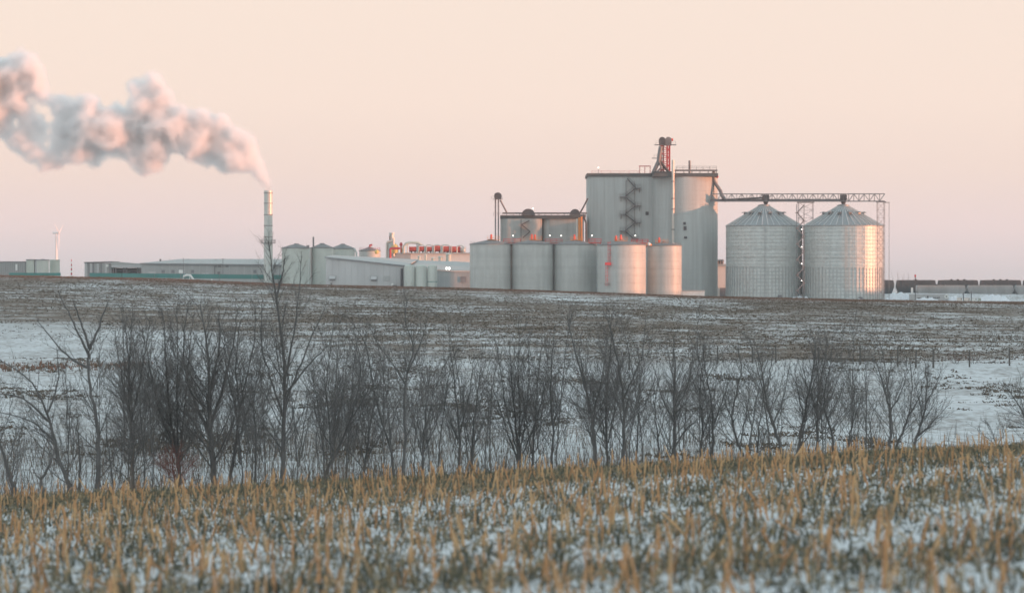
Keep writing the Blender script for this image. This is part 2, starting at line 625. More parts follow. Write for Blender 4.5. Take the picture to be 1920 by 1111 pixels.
def agitator(parent, p, s=1.0):
    """A red motor on a stub: gearbox, motor, cowl."""
    m = MB().lathe(p[0], p[1], [(0.42 * s, p[2]), (0.42 * s, p[2] + 0.9 * s), (0.62 * s, p[2] + 0.9 * s), (0.62 * s, p[2] + 1.15 * s), (0.4 * s, p[2] + 1.25 * s),
                                (0.4 * s, p[2] + 2.3 * s), (0.28 * s, p[2] + 2.6 * s)], 10)
    return m.build('agitator_motor', M['redpipe'], parent, True)


def cone_tank(name, label, pxl, pxr, eave, apex, d, material, roof_mat, group=None, base_py=None, n=56, cat='tank'):
    x, r = X((pxl + pxr) / 2, d), (pxr - pxl) / 2 * d / F
    zb = gz(x, d) - 0.3 if base_py is None else Z(base_py, d)
    ze, za = Z(eave, d), Z(apex, d)
    t = root(name, label, cat, (x, d, zb), group)
    prof = [(r, zb)]
    k = int((ze - zb) / 2.4)
    for i in range(1, k):
        z = zb + (ze - zb) * i / k
        prof += [(r, z - 0.06), (r + 0.06, z - 0.03), (r + 0.06, z + 0.03), (r, z + 0.06)]
    prof += [(r, ze)]
    MB().lathe(x, d, prof, n).build('shell', material, t, True)
    rf = MB().lathe(x, d, [(r + 0.22, ze + 0.005), (r + 0.22, ze + 0.22), (r * 0.98, ze + 0.32), (0.9, za), (0.8, za + 0.25)], n).build('roof', roof_mat, t, True)
    return t, x, r, zb, ze, za, rf


def ladder(parent, x, y, z0, z1, w=0.6, material=None, cage=False, name='ladder'):
    m = MB()
    for s in (-1, 1):
        m.beam((x + s * w / 2, y, z0), (x + s * w / 2, y, z1), 0.09)
    k = int((z1 - z0) / 0.6)
    for i in range(k):
        m.beam((x - w / 2, y, z0 + 0.6 * i + 0.3), (x + w / 2, y, z0 + 0.6 * i + 0.3), 0.06)
    if cage:
        z = z0 + 2.2
        while z < z1:
            pts = [(x + w * 0.75 * math.cos(a), y - 0.05 - w * 1.2 * math.sin(a), z) for a in np.linspace(0, math.pi, 7)]
            for p, q in zip(pts[:-1], pts[1:]):
                m.beam(p, q, 0.07)
            z += 1.2
    return m.build(name, material or M['mid'], parent)


# ------------------------------------------------------------------ twin concrete grain silos
DS = 822.0
s_ = DS / F
zb = gz(X(1223, DS), DS) - 0.3
ztop = Z(333.5, DS)
silo = root('grain_silo', 'tall twin concrete grain silo with zigzag stair and rooftop machinery', 'silo', (X(1223, DS), DS, zb))
RS = 61.4 * s_
FL = DS - 1.0           # front of the flat faced part
xa_, xb_ = X(1102.5, FL), X(1232, FL)
zt_l = ztop + 0.42
ring = []
for cx_, cy_, a0_ in ((xb_ - 1.2, FL + 1.2, -90), (xb_ - 1.2, FL + 20, 0), (xa_ + 1.2, FL + 20, 90), (xa_ + 1.2, FL + 1.2, 180)):
    ring += [(cx_ + 1.2 * math.cos(R(a0_ + t * 15)), cy_ + 1.2 * math.sin(R(a0_ + t * 15))) for t in range(7)]
nr = len(ring)
vs_, fs2 = [], []
lev = []
for i in range(27):
    z = zb + (zt_l - zb) * i / 26
    lev += [(z, 0.0)]
cxm, cym = (xa_ + xb_) / 2, FL + 10.6
for z, inn in lev:
    for (x, y) in ring:
        dx, dy = cxm - x, cym - y
        q = math.hypot(dx, dy)
        vs_.append((x + dx / q * inn, y + dy / q * inn, z))
for i in range(len(lev) - 1):
    for k in range(nr):
        fs2.append((i * nr + k, i * nr + (k + 1) % nr, (i + 1) * nr + (k + 1) % nr, (i + 1) * nr + k))
fs2.append(tuple((len(lev) - 1) * nr + k for k in range(nr)))
MB().add(vs_, fs2).build('silo_shell', M['concrete'], silo, True)
for pxx in (1133, 1152, 1203):
    MB().box(X(pxx, FL), FL - 0.02, zb, 0.12, 0.1, zt_l - zb - 0.05).build('form_joint', M['concrete_rear'], silo)
xc, yc = X(1284.2, DS), DS
prof = [(RS, zb)]
for i in range(1, 26):
    z = zb + (ztop - zb) * i / 26
    o = 0.02 * math.sin(i * 2.1)
    prof += [(RS + o, z - 0.05), (RS + o - 0.05, z), (RS + o, z + 0.05)]
prof += [(RS, ztop)]
MB().lathe(xc, yc, prof, 96).build('silo_shell', M['concrete'], silo, True)
ztr = ztop + 1.2
MB().box((xa_ + xb_) / 2 - 0.1, FL + 10.4, zt_l + 0.01, xb_ - xa_ + 0.5, 21.6, 1.15).build('roof_slab', M['edge'], silo)
MB().box(X(1281.5, DS), DS, ztop + 0.01, 119 * s_, 2 * RS + 0.4, 1.2).build('roof_slab', M['edge'], silo)
# raised roof deck over the right-hand silo, with rail and machinery below it
yf = DS - RS + 1.2
dk = MB()
dk.beam((X(1262, DS), yf + 2, ztr + 1.05), (X(1341, DS), yf + 2, ztr + 1.05), 1.6, 0.55)
for p in range(1264, 1340, 15):
    dk.beam((X(p, DS), yf + 2, ztr - 0.2), (X(p, DS), yf + 2, ztr + 1), 0.25)
dk = dk.build('roof_conveyor', M['mid'], silo)
railing(MB(), [(X(1265, DS), yf + 2.6, ztr + 1.3), (X(1340, DS), yf + 2.6, ztr + 1.3)], 1.2, 0.1).build('rail', M['dark'], dk)
railing(MB(), [(X(1110, DS), yf + 12, ztr + 0.3), (X(1198, DS), yf + 12, ztr + 0.3)], 1.1, 0.08, 3.0).build('guard_rail', M['red'], silo)
# zigzag stair up the face of the left silo
stair = MB()
yfs = FL - 0.9
pts = [(1176, 335), (1192, 352.5), (1172, 369), (1192, 385.5), (1172, 401.5), (1192, 417), (1172, 432.5), (1187, 447)]
for k, (a, b2) in enumerate(zip(pts[:-1], pts[1:])):
    p, q = W(a[0], a[1], yfs), W(b2[0], b2[1], yfs)
    fl = MB().beam(p, q, 0.9, 0.28)
    for dz in (0.55, 1.1):
        fl.beam(p + Vector((0, -0.4, dz)), q + Vector((0, -0.4, dz)), 0.09)
    o = fl.build('stair_flight', M['dark'], silo)
    sgn = 1 if q.x > p.x else -1
    ld = MB().box(q.x + sgn * 0.7, yfs + 0.2, q.z - 0.12, 2.4, 1.6, 0.22)
    railing(ld, [(q.x - sgn * 0.4, yfs - 0.5, q.z + 0.1), (q.x + sgn * 1.8, yfs - 0.5, q.z + 0.1)], 1.1, 0.08, 1.1)
    ld.beam((q.x + sgn * 1.4, yfs + 0.8, q.z - 1.6), (q.x + sgn * 1.4, yfs - 0.4, q.z - 0.1), 0.14)
    ld.build('landing', M['mid'], silo)
cols = MB()
for pxx in (1174, 1190):
    cols.beam(W(pxx, 338, yfs + 0.7), W(pxx, 446, yfs + 0.7), 0.16)
cols.build('stair_column', M['mid'], silo)
# long vent pipe rising in front of the right silo
vp = MB().tube([W(1262, 300, yf - 1.5), W(1262, 457, yf - 1.5)], 0.46, 12).build('vent_pipe', M['pipe'], silo, True)
for py in (340, 372, 392, 430):
    c = W(1262, py, yf - 1.5)
    MB().lathe(c.x, c.y, [(0.6, c.z - 0.15), (0.6, c.z + 0.15)], 12).build('collar', M['mid'], vp, True)
MB().tube([W(1293, 301, DS), W(1293, 326, DS)], 0.4, 10).build('roof_vent', M['mid'], silo, True)
for (a, b2, w2, h2) in ((1213, 400, 1.1, 1.2), (1279, 420, 0.9, 0.9), (1280, 429, 1.0, 1.3), (1281, 446, 1.0, 0.7)):
    cx = X(a, DS)
    c0 = X(1163.2 if a < 1223 else 1284.2, DS)
    yy = FL if a < 1223 else DS - math.sqrt(max(RS ** 2 - (cx - c0) ** 2, 1))
    MB().box(cx, yy, Z(b2, DS) - h2 / 2, w2, 0.5, h2).build('wall_hatch', M['dark'], silo)
# frame at the roof edge
fr = MB()
for p in (1199.5, 1209, 1219):
    fr.beam(W(p, 311, yf + 12), W(p, 327.5, yf + 12), 0.22)
fr.beam(W(1198, 311.5, yf + 12), W(1220, 311.5, yf + 12), 0.3)
fr.build('hoist_frame', M['red'], silo)
lamp_on(silo, W(1122, 328, yf + 12), 2.4, 0.2)
# end bracket where the bridge leaves the silo
br = MB()
br.beam(W(1335, 328, 815.2), W(1332, 378, 814.4), 0.75)
br.beam(W(1338, 320, 815.4), W(1338, 330, 815.4), 0.9)
br.beam(W(1338.5, 330, 815.6), W(1338.5, 366, 815.6), 0.28)
br.build('bridge_bracket', M['mid'], silo)
sp = MB().tube([W(1335.5, 324, 815), W(1339, 340, 815.5), W(1351, 358, 814), W(1353, 365, 813.5), W(1361, 377, 812.5)], 0.62, 10)
sp.build('grain_spout', M['mid'], silo, True)
MB().ball(W(1344.5, 331, 816), 0.55, 10, 6).build('spout_motor', M['red'], silo, True)

# ------------------------------------------------------------------ bucket elevator head on the roof
DE = 822.0
tw = root('elevator_tower', 'slender bucket elevator tower with two rounded heads on the silo roof', 'elevator', (X(1246, DE), DE, ztr))
legm = MB()
for pxx, hd in ((1241.5, 'dark'), (1253, 'red')):
    for dx in (-2.1, 2.1):
        MB().beam(W(pxx + dx, 262, DE), W(pxx + dx, 327, DE), 0.55, 0.7).build('leg_casing', M['mid' if hd == 'dark' else 'red'], tw)
    c = W(pxx, 263, DE)
    poly = [(c.x - 1.0, c.z - 1.9), (c.x + 1.0, c.z - 1.9)] + [(c.x + 1.15 * math.cos(a), c.z + 1.15 * math.sin(a)) for a in np.linspace(0, math.pi, 9)]
    MB().prism(poly, DE - 0.8, DE + 0.8).build('elevator_head', M['dark' if hd == 'dark' else 'mid'], tw, True)
MB().tube([W(1256, 262, DE), W(1262, 262, DE)], 0.5, 8).build('drive_motor', M['redpipe'], tw, True)
pl = MB().box(X(1247.5, DE), DE, Z(272, DE), 7.6, 3.2, 0.18)
railing(pl, [(X(1229, DE), DE - 1.5, Z(271, DE)), (X(1266, DE), DE - 1.5, Z(271, DE))], 1.1, 0.06, 1.4)
pl.build('head_platform', M['mid'], tw)
pl = MB().box(X(1232, DE), DE, Z(297, DE), 3.6, 2.4, 0.16)
railing(pl, [(X(1226, DE), DE - 1.1, Z(296, DE)), (X(1240, DE), DE - 1.1, Z(296, DE))], 1.1, 0.06, 1.2)
pl.build('side_platform', M['mid'], tw)
lat = MB()
zs = np.linspace(Z(326, DE), Z(273, DE), 8)
for yy in (DE - 1.1, DE + 1.1):
    for pxx in (1239, 1256):
        lat.beam((X(pxx, DE), yy, zs[0]), (X(pxx, DE), yy, zs[-1]), 0.2)
    for k in range(7):
        a, b2 = (1239, 1256) if k % 2 else (1256, 1239)
        lat.beam((X(a, DE), yy, zs[k]), (X(b2, DE), yy, zs[k + 1]), 0.14)
        lat.beam((X(1239, DE), yy, zs[k]), (X(1256, DE), yy, zs[k]), 0.14)
tag(lat.build('tower_lattice', M['red'], tw), kind='stuff')
MB().tube([W(1239, 275, DE - 1.4), W(1236, 292, DE - 1.4), W(1235, 302, DE - 1.6), W(1224, 326, DE - 1.6)], 0.72, 10).build('spout', M['mid'], tw, True)
MB().tube([W(1237, 301, DE - 1.5), W(1246, 313, DE - 1.5), W(1256, 325, DE - 1.5)], 0.5, 10).build('spout', M['dark'], tw, True)
MB().tube([W(1236, 303, DE - 2.2), W(1240, 314, DE - 2.2), W(1230, 325, DE - 2.2)], 0.4, 8).build('spout', M['mid'], tw, True)
MB().box(X(1243, DE), DE - 1, Z(327, DE), 7.5, 5, 0.9).build('distributor', M['dark'], tw)

# ------------------------------------------------------------------ rear silos
DR = 822.0
RR = 39.6 * DR / F
zb = gz(X(1016, DR), DR) - 0.3
ztop = Z(411, DR)
rear = root('storage_silo', 'lower pair of grey concrete silos behind the row of round tanks', 'silo', (X(1016, DR), DR, zb))
for pa_, pb2, fy in ((938, 1017, DR - RR - 0.2), (1017.4, 1095.5, DR - RR + 1.2)):
    xa_, xb_ = X(pa_, fy), X(pb2, fy)
    rc_ = 3.0
    ring = []
    for cx_, cy_, a0_ in ((xb_ - rc_, fy + rc_, -90), (xb_ - rc_, fy + 14 - rc_, 0), (xa_ + rc_, fy + 14 - rc_, 90), (xa_ + rc_, fy + rc_, 180)):
        ring += [(cx_ + rc_ * math.cos(R(a0_ + t * 10)), cy_ + rc_ * math.sin(R(a0_ + t * 10))) for t in range(10)]
    nr = len(ring)
    MB().add([(x, y, z) for z in (zb, ztop) for (x, y) in ring], [(k, (k + 1) % nr, nr + (k + 1) % nr, nr + k) for k in range(nr)] + [tuple(nr + k for k in range(nr))]).build('silo_shell', M['concrete_rear'], rear, True)
MB().box(X(1017, DR), DR, ztop + 0.01, 158 * DR / F, 2 * RR - 1, 1.25).build('roof_slab', M['edge'], rear)
yq = DR - RR + 0.8
cv = MB().beam(W(942, 399.5, yq), W(1101, 399.5, yq), 1.2, 0.5)
for p in range(950, 1100, 12):
    cv.beam(W(p, 399.5, yq), W(p, 405, yq), 0.16)
cv = cv.build('roof_conveyor', M['mid'], rear)
railing(MB(), [W(925, 404.5, yq - 0.8), W(1098, 404.5, yq - 0.8)], 1.1, 0.07, 3.2).build('rail', M['dark'], cv)
for pc, wd, rr in ((990.5, 12.5, 11.5), (1078, 10, 11)):
    c = W(pc, 403, yq)
    poly = [(c.x + wd * 0.187 * 1.0 * math.cos(a), c.z + rr * 0.187 * math.sin(a)) for a in np.linspace(0, math.pi, 11)]
    MB().prism(poly, yq - 1.2, yq + 1.4).build('conveyor_hood', M['dark'], rear, True)
lamp_on(rear, W(999, 398, yq), 1.1, 0.2)
lg = W(930, 374, yq - 1)
for p in (929, 934.5):
    MB().beam(W(p, 372, yq - 1), Vector((X(p, yq - 1), yq - 1, zb)), 0.5, 0.6).build('leg_casing', M['mid'], rear)
c = W(933.5, 367, yq - 1)
poly = [(c.x - 1.1, c.z - 1.2), (c.x + 1.2, c.z - 1.2)] + [(c.x + 1.35 * math.cos(a), c.z + 1.15 * math.sin(a)) for a in np.linspace(0, math.pi, 9)]
MB().prism(poly, c.y - 0.8, c.y + 0.8).build('elevator_head', M['dark'], rear, True)
pf = MB().box(X(933, yq), yq - 1, Z(374, yq), 3.6, 2.4, 0.14)
railing(pf, [W(921, 373.5, yq - 2.1), W(942, 373.5, yq - 2.1)], 1.1, 0.06, 1.3)
pf.build('head_platform', M['mid'], rear)
MB().tube([W(938, 375, yq - 1), W(950, 398, yq)], 0.3, 8).build('spout', M['mid'], rear, True)
MB().tube([W(1086, 402, yq), W(1094, 388, yq - 1), W(1102, 372, yq - 1)], 0.28, 8).build('spout', M['dark'], rear, True)
st = MB()
sp2 = [(993, 413), (978, 421), (994, 434), (980, 446)]
for k, (a, b2) in enumerate(zip(sp2[:-1], sp2[1:])):
    MB().beam(W(*a, yq - 1.8), W(*b2, yq - 1.8), 0.8, 0.3).build('stair_flight', M['dark'], rear)
MB().beam(W(977, 411, yq - 1.8), W(977, 456, yq - 1.8), 0.2).build('stair_column', M['dark'], rear)
for k, p in enumerate((1082, 1086, 1090)):
    MB().tube([W(p, 406 + 2 * (2 - k), 807), Vector((X(p, 807), 807, gz(X(p, 807), 807)))], 0.33, 10).build('downpipe', M['orange' if k else 'pipe'], rear, True)
MB().tube([W(1096, 404, 806), W(1096, 410, 806), W(1099, 418, 806), W(1099, 450, 806), Vector((X(1099, 806), 806, -6))], 0.34, 8).build('downpipe', M['dark'], rear, True)
MB().box(X(1087, 808), 808.3, Z(407, 808), 4.2, 1.2, 0.9).build('pipe_manifold', M['edge'], rear)

# ------------------------------------------------------------------ row of round process tanks in front
TG = None
tanks = []
spec = [
    ('round grey steel tank at the end of the row beside the process shed', 881, 959, 458.5, 449.5, 785, (921,)),
    ('round grey steel tank with a pair of red roof motors below the rear silo stair', 959.3, 1038, 458.5, 449.5, 785, (997, 1003)),
    ('round grey steel tank standing below the orange downpipes', 1038.3, 1119, 459, 450, 785, (1077,)),
    ('wide round tank with a red caged ladder, one side lit orange by the low sun', 1120, 1211, 460, 450.5, 772, (1155, 1164)),
    ('narrow round tank glowing pink in low sun at the foot of the tall silos', 1213, 1278, 461, 454, 781, (1236,)),
]
for lab, a, b2, ev, ap, d, mots in spec:
    t, x, r, zb, ze, za, rf = cone_tank('process_tank', lab, a, b2, ev, ap, d, M['tank'], M['tank_roof'])
    tanks.append((t, x, r, zb, ze, za, d))
    for p in mots:
        xm = X(p, d)
        k = 1 - abs(xm - x) / r
        zz = ze + 0.3 + (za - ze - 0.3) * k
        agitator(t, (xm, d, zz - 0.1), 0.78)
    xm = X(sum(mots) / len(mots), d)
    k = 1 - abs(xm - x) / r
    zz = ze + 0.3 + (za - ze - 0.3) * k
    pf = MB().box(xm + 0.8, d - 0.4, zz + 0.02, 4.2, 2.4, 0.16)
    railing(pf, [(xm - 1.3, d - 1.5, zz + 0.18), (xm + 2.9, d - 1.5, zz + 0.18)], 1.0, 0.08, 1.4)
    pf.build('motor_platform', M['orange'], t)
    rl = MB()
    ring = [(x + (r - 0.2) * math.cos(u), d + (r - 0.2) * math.sin(u), ze + 0.25) for u in np.linspace(math.pi, 2 * math.pi, 15)]
    railing(rl, ring, 0.75, 0.045, 3)
    rl.build('roof_rail', M['mid'], t)
# red catwalks between the roofs
walks = [((944, 455), (976, 455), 786, 'red walkway linking the first two round tank roofs'),
         ((1022, 455.5), (1054, 455.5), 786, 'red walkway linking the tank roofs below the rear silo'),
         ((1104, 455), (1127, 455), 781, 'red walkway linking the third and the wide tank roof'),
         ((1184, 456), (1215, 456), 777, 'red walkway running from the wide tank to the narrow one')]
for a, b2, d, lab in walks:
    p, q = W(*a, d), W(*b2, d)
    cw = root('catwalk', lab, 'catwalk', (p.lerp(q, 0.5)), 'catwalks on the round tanks')
    MB().beam(p, q, 1.4, 0.3).build('deck', M['red'], cw)
    for sd in (-0.7, 0.7):
        railing(MB(), [p + Vector((0, sd, 0.15)), q + Vector((0, sd, 0.15))], 1.15, 0.12, 1.5).build('rail', M['red'], cw)
    MB().beam(p.lerp(q, 0.08) - Vector((0, 0, 1.4)), p.lerp(q, 0.08), 0.2).build('support', M['red'], cw)
    MB().beam(p.lerp(q, 0.92) - Vector((0, 0, 1.4)), p.lerp(q, 0.92), 0.2).build('support', M['red'], cw)
for k, (p, d, lab) in enumerate(((962, 785, 'lit white lamp on a pole between the first two tanks'), (1031, 785, 'lit white lamp on a pole behind the second walkway'),
                                 (1052, 785, 'brightest lit white lamp above the third tank'), (1110, 783, 'lit white lamp on a pole over the red walkway to the wide tank'),
                                 (1191, 776, 'lit white lamp on a pole above the wide tank'))):
    lp = root('roof_lamp', lab, 'lamp', W(p, 453, d))
    c = W(p, 455, d)
    MB().beam(c, c + Vector((0, 0, 2.2)), 0.12).build('pole', M['mid'], lp)
    MB().ball((c.x, c.y, c.z + 2.4), 0.2, 10, 6).build('bulb', M['lamp'], lp, True)
# the wide tank's ladder and the pipe between it and the next
t, x, r, zb, ze, za, d = tanks[3]
xl = X(1140.5, d)
yl = d - math.sqrt(r * r - (xl - x) ** 2) - 0.35
ladder(t, xl, yl, Z(495, d), Z(452, d), 0.75, M['red'], True)
ladder(t, xl - 0.8, yl, Z(536, d), Z(497, d), 0.6, M['red'], True)
MB().box(xl - 0.4, yl - 0.2, Z(497, d), 2.0, 1.0, 0.9).build('ladder_platform', M['red'], t)
MB().box(xl - 0.7, yl - 0.1, Z(534, d), 1.6, 0.8, 0.7).build('valve_box', M['mid'], t)
d5 = tanks[4][6]
MB().beam(W(1206, 462, 770.5), W(1206, 520, 770.5), 0.75, 0.5).build('riser_duct', M['mid'], tanks[4][0])
MB().tube([W(1209.5, 459, 770.2), W(1209.5, 520, 770.2)], 0.16, 8).build('riser_pipe', M['pipe'], tanks[4][0], True)
MB().ball(W(1217, 457.5, 771), 0.55, 10, 6).build('vent_valve', M['white'], tanks[4][0], True)
MB().tube([W(1212, 458, 771), W(1217, 457, 771), W(1221, 459, 772)], 0.3, 8).build('vent_pipe', M['orange'], tanks[4][0], True)
mb = MB()
mb.box(X(1299, 790), 790, gz(X(1299, 790), 790), 42 * 0.18, 5, Z(546, 790) - gz(X(1299, 790), 790))
sh = root('low_shed', 'low white shed at the foot of the tall silo', 'shed', (X(1299, 790), 790, gz(X(1299, 790), 790)))
mb.build('wall', M['white'], sh)
MB().box(X(1299, 790), 790, Z(546, 790) + 0.01, 44 * 0.18, 5.4, 0.35).build('roof', M['roof'], sh)
MB().box(X(1295, 787), 787.4, gz(X(1299, 790), 790) + 0.1, 4.5, 0.12, 1.0).build('door', M['wall_cream'], sh)

# ------------------------------------------------------------------ corrugated steel bins
def steel_bin(label, pc, d, half, eave, apex):
    x, r = X(pc, d), half * d / F
    zb = gz(x, d) - 0.15
    ze, za = Z(eave, d), Z(apex, d)
    t = root('steel_bin', label, 'grain bin', (x, d, zb), 'corrugated steel grain bins')
    k = 21
    prof = []
    for i in range(k):
        z0 = zb + (ze - zb) * i / k
        h = (ze - zb) / k
        prof += [(r - 0.03, z0 + 0.02), (r + 0.05, z0 + h * 0.22), (r + 0.05, z0 + h * 0.78), (r - 0.03, z0 + h - 0.02)]
    MB().lathe(x, d, prof, 96).build('shell', M['galv'], t, True)
    rc = 2.1
    MB().lathe(x, d, [(r + 0.3, ze - 0.05), (r + 0.3, ze + 0.08), (rc, za - 0.05), (rc, za + 0.5), (rc * 0.4, za + 0.8)], 80).build('roof', M['galv_roof'], t, True)
    # vertical stiffeners: thin above, deep below
    NS = 64
    hmid = zb + (ze - zb) * 0.46
    for zlo, zhi, w, dp in ((hmid, ze, 0.10, 0.07), (zb, hmid, 0.26, 0.20)):
        m = MB().box(x + r + dp / 2 + 0.04, d, zlo + 0.01, dp, w, zhi - zlo - 0.02)
        o = m.build('stiffener', M['galv'] if zlo == hmid else M['stiff'], t)
        for j in range(1, NS):
            copy_piece(o, 2 * math.pi * j / NS)
    # wind rings
    for f in (0.46, 0.58, 0.70):
        z = zb + (ze - zb) * f
        MB().lathe(x, d, [(r + 0.10, z - 0.05), (r + 0.16, z - 0.05), (r + 0.16, z + 0.05), (r + 0.10, z + 0.05)], 96, False).build('wind_ring', M['stiff'], t)
    # standing roof ribs
    ang = math.atan2(za - ze, r - rc)
    m = MB().beam((x + r + 0.25, d, ze + 0.16), (x + rc, d, za + 0.05), 0.14, 0.22)
    o = m.build('roof_rib', M['rib'], t)
    for j in range(1, 40):
        copy_piece(o, 2 * math.pi * j / 40)
    # roof vents
    rv = rc + (r - rc) * 0.36
    zv = za - (za - ze) * 0.36
    m = MB().box(x + rv, d, zv - 0.2, 2.0, 1.1, 0.75)
    m.beam((x + rv + 1.0, d, zv + 0.55), (x + rv + 1.8, d, zv + 0.3), 1.2, 0.12)
    o = m.build('roof_vent', M['galv_roof'], t)
    o.rotation_euler = (0, 0, 0.2)
    for j in range(1, 12):
        copy_piece(o, 0.2 + 2 * math.pi * j / 12)
    ladder(t, x - 1.0, d - r - 0.35, zb + 0.5, ze, 0.6, M['stiff'])
    MB().box(x + 4, d - math.sqrt(r * r - 16) - 0.35, zb, 1.3, 0.6, 2.1).build('access_door', M['mid'], t)
    MB().lathe(x, d, [(r + 0.6, zb - 0.4), (r + 0.6, zb + 0.35), (r - 0.2, zb + 0.4)], 64).build('footing', M['concrete'], t, True)
    return x, r, zb, ze, za


B1 = steel_bin('shaded corrugated steel grain bin with conical roof beside the concrete silo', 1432.5, 808, 70.5, 424, 387)
B2 = steel_bin('corrugated steel grain bin with conical roof, flashing gold in low sun', 1581, 801, 74, 424, 387)

# ------------------------------------------------------------------ conveyor bridge over the bins
p0, p1 = W(1334, 378, 813.2), W(1659, 378, 800)
brg = root('conveyor_bridge', 'long lattice conveyor bridge running over the steel bins from the silo', 'conveyor', p0.lerp(p1, 0.5))
hgt = 14.5 * 0.183
axis = (p1 - p0)
side = Vector((-axis.y, axis.x, 0)).normalized()
NP = 34
brace = MB()
for sd in (-1.1, 1.1):
    a, b2 = p0 + side * sd, p1 + side * sd
    MB().beam(a + Vector((0, 0, 0.15)), b2 + Vector((0, 0, 0.15)), 0.24, 0.3).build('bottom_chord', M['mid'], brg)
    MB().beam(a + Vector((0, 0, hgt)), b2 + Vector((0, 0, hgt)), 0.2, 0.24).build('top_chord', M['mid'], brg)
    for k in range(NP):
        u, v = a.lerp(b2, k / NP), a.lerp(b2, (k + 1) / NP)
        brace.beam(u + Vector((0, 0, 0.2)), u + Vector((0, 0, hgt)), 0.11)
        if k % 2:
            brace.beam(u + Vector((0, 0, 0.2)), v + Vector((0, 0, hgt)), 0.12)
        else:
            brace.beam(u + Vector((0, 0, hgt)), v + Vector((0, 0, 0.2)), 0.12)
tag(brace.build('lattice_bracing', M['mid'], brg), kind='stuff')
MB().beam(p0 + Vector((0, 0, 0.55)), p0.lerp(p1, 0.765) + Vector((0, 0, 0.55)), 0.95, 0.75).build('conveyor_trough', M['mid'], brg)
MB().beam(p0.lerp(p1, 0.05) + Vector((0, -0.6, 0.55)), p0.lerp(p1, 0.315) + Vector((0, -0.6, 1.4)), 0.6, 0.55).build('inclined_trough', M['dark'], brg)
for f, pc in ((0.317, 1437), (0.764, 1583)):
    c = p0.lerp(p1, f)
    MB().box(c.x, c.y, c.z + 0.5, 2.1, 2.0, 1.9).build('drive_box', M['dark'], brg)
    MB().lathe(c.x, c.y, [(0.25, c.z - 1.5), (1.0, c.z + 0.1), (1.05, c.z + 0.5)], 10).build('drop_hopper', M['dark'], brg, True)


def lattice_tower(label, pxs, d, top, dep, with_stair):
    zb = gz(X(pxs[0], d), d)
    x0, x1 = X(pxs[0], d), X(pxs[1], d)
    zt = Z(top, d)
    t = root('support_tower', label, 'tower', ((x0 + x1) / 2, d, zb), 'lattice towers of the conveyor bridge')
    for xx in (x0, x1):
        for yy in (d - dep / 2, d + dep / 2):
            MB().beam((xx, yy, zb), (xx, yy, zt), 0.14).build('leg', M['truss'], t)
    nb = 13
    lb = MB()
    for k in range(nb):
        z0, z1 = zb + (zt - zb) * k / nb, zb + (zt - zb) * (k + 1) / nb
        for yy in (d - dep / 2, d + dep / 2):
            lb.beam((x0, yy, z0), (x1, yy, z1), 0.06)
            lb.beam((x1, yy, z0), (x0, yy, z1), 0.06)
            lb.beam((x0, yy, z1), (x1, yy, z1), 0.06)
        for xx in (x0, x1):
            lb.beam((xx, d - dep / 2, z1), (xx, d + dep / 2, z1), 0.06)
    tag(lb.build('lattice_bracing', M['truss'], t), kind='stuff')
    MB().beam((x0 - 0.4, d, zt + 0.12), (x1 + 0.4, d, zt + 0.12), dep + 0.4, 0.25).build('cap_beam', M['mid'], t)
    return t, zb


t2, zb2 = lattice_tower('lattice tower with zigzag stair and lamps between the two steel bins', (1497, 1524), 805.5, 380, 2.6, True)
dst = 788.0
sx = [(1508, 384), (1494, 399), (1508, 414), (1494, 427)]
py = 427
k = 0
path = [(1508, 384)]
while path[-1][1] < 552:
    k += 1
    path.append(((1494.5 if k % 2 else 1507.5), path[-1][1] + 14.6))
dst = 790.0
for a, b2 in zip(path[:-1], path[1:]):
    MB().beam(W(*a, dst), W(*b2, dst), 0.7, 0.3).build('stair_flight', M['mid'], t2)
    q = W(*b2, dst)
    MB().box(q.x, dst, q.z - 0.1, 1.3, 1.1, 0.16).build('landing', M['mid'], t2)
zz0 = gz(X(1500, dst), dst)
for pxx in (1494, 1508):
    MB().beam((X(pxx, dst), dst + 0.6, zz0), (X(pxx, dst), dst + 0.6, Z(382, dst)), 0.2).build('stair_column', M['mid'], t2)
for py in (430, 462.5, 494, 526):
    c = W(1503, py, dst - 0.8)
    MB().ball(c, 0.16, 10, 6).build('stair_lamp', M['lamp'], t2, True)
lattice_tower('lattice tower at the free end of the conveyor bridge beside the sunlit bin', (1645, 1658), 786, 379, 2.0, False)
pm = root('mast', 'thin tall mast next to the end lattice tower of the bridge', 'mast', (X(1667, 796), 796, gz(X(1667, 796), 796)))
MB().beam((X(1667, 796), 796, gz(X(1667, 796), 796)), W(1667, 379, 796), 0.14).build('pole', M['mid'], pm)
MB().beam(W(1659, 379.5, 796), W(1668, 379.5, 796), 0.25).build('arm', M['mid'], pm)

# ------------------------------------------------------------------ sunlit little building between silo and bin
d = 850.0
zg = gz(X(1352, d), d)
hb = root('control_house', 'small cream building catching the sun in the gap behind the silo', 'building', (X(1352, d), d, zg))
MB().box(X(1357, d), d + 4, zg, 28 * d / F, 8, Z(499, d) - zg).build('wall', M['wall_cream'], hb)
MB().box(X(1357, d), d + 4, Z(499, d) + 0.01, 30 * d / F, 9, 0.8).build('roof', M['roof'], hb)
MB().box(X(1356, d), d - 0.1, zg + 0.2, 2.4, 0.3, 3.6).build('door', M['mid'], hb)
for k in range(3):
    MB().lathe(X(1347 + 4.5 * k, d), d + 3, [(0.45, Z(499, d) + 0.8), (0.45, Z(499, d) + 1.9), (0.75, Z(499, d) + 2.0), (0.2, Z(499, d) + 2.6)], 10).build('roof_vent', M['mid'], hb, True)

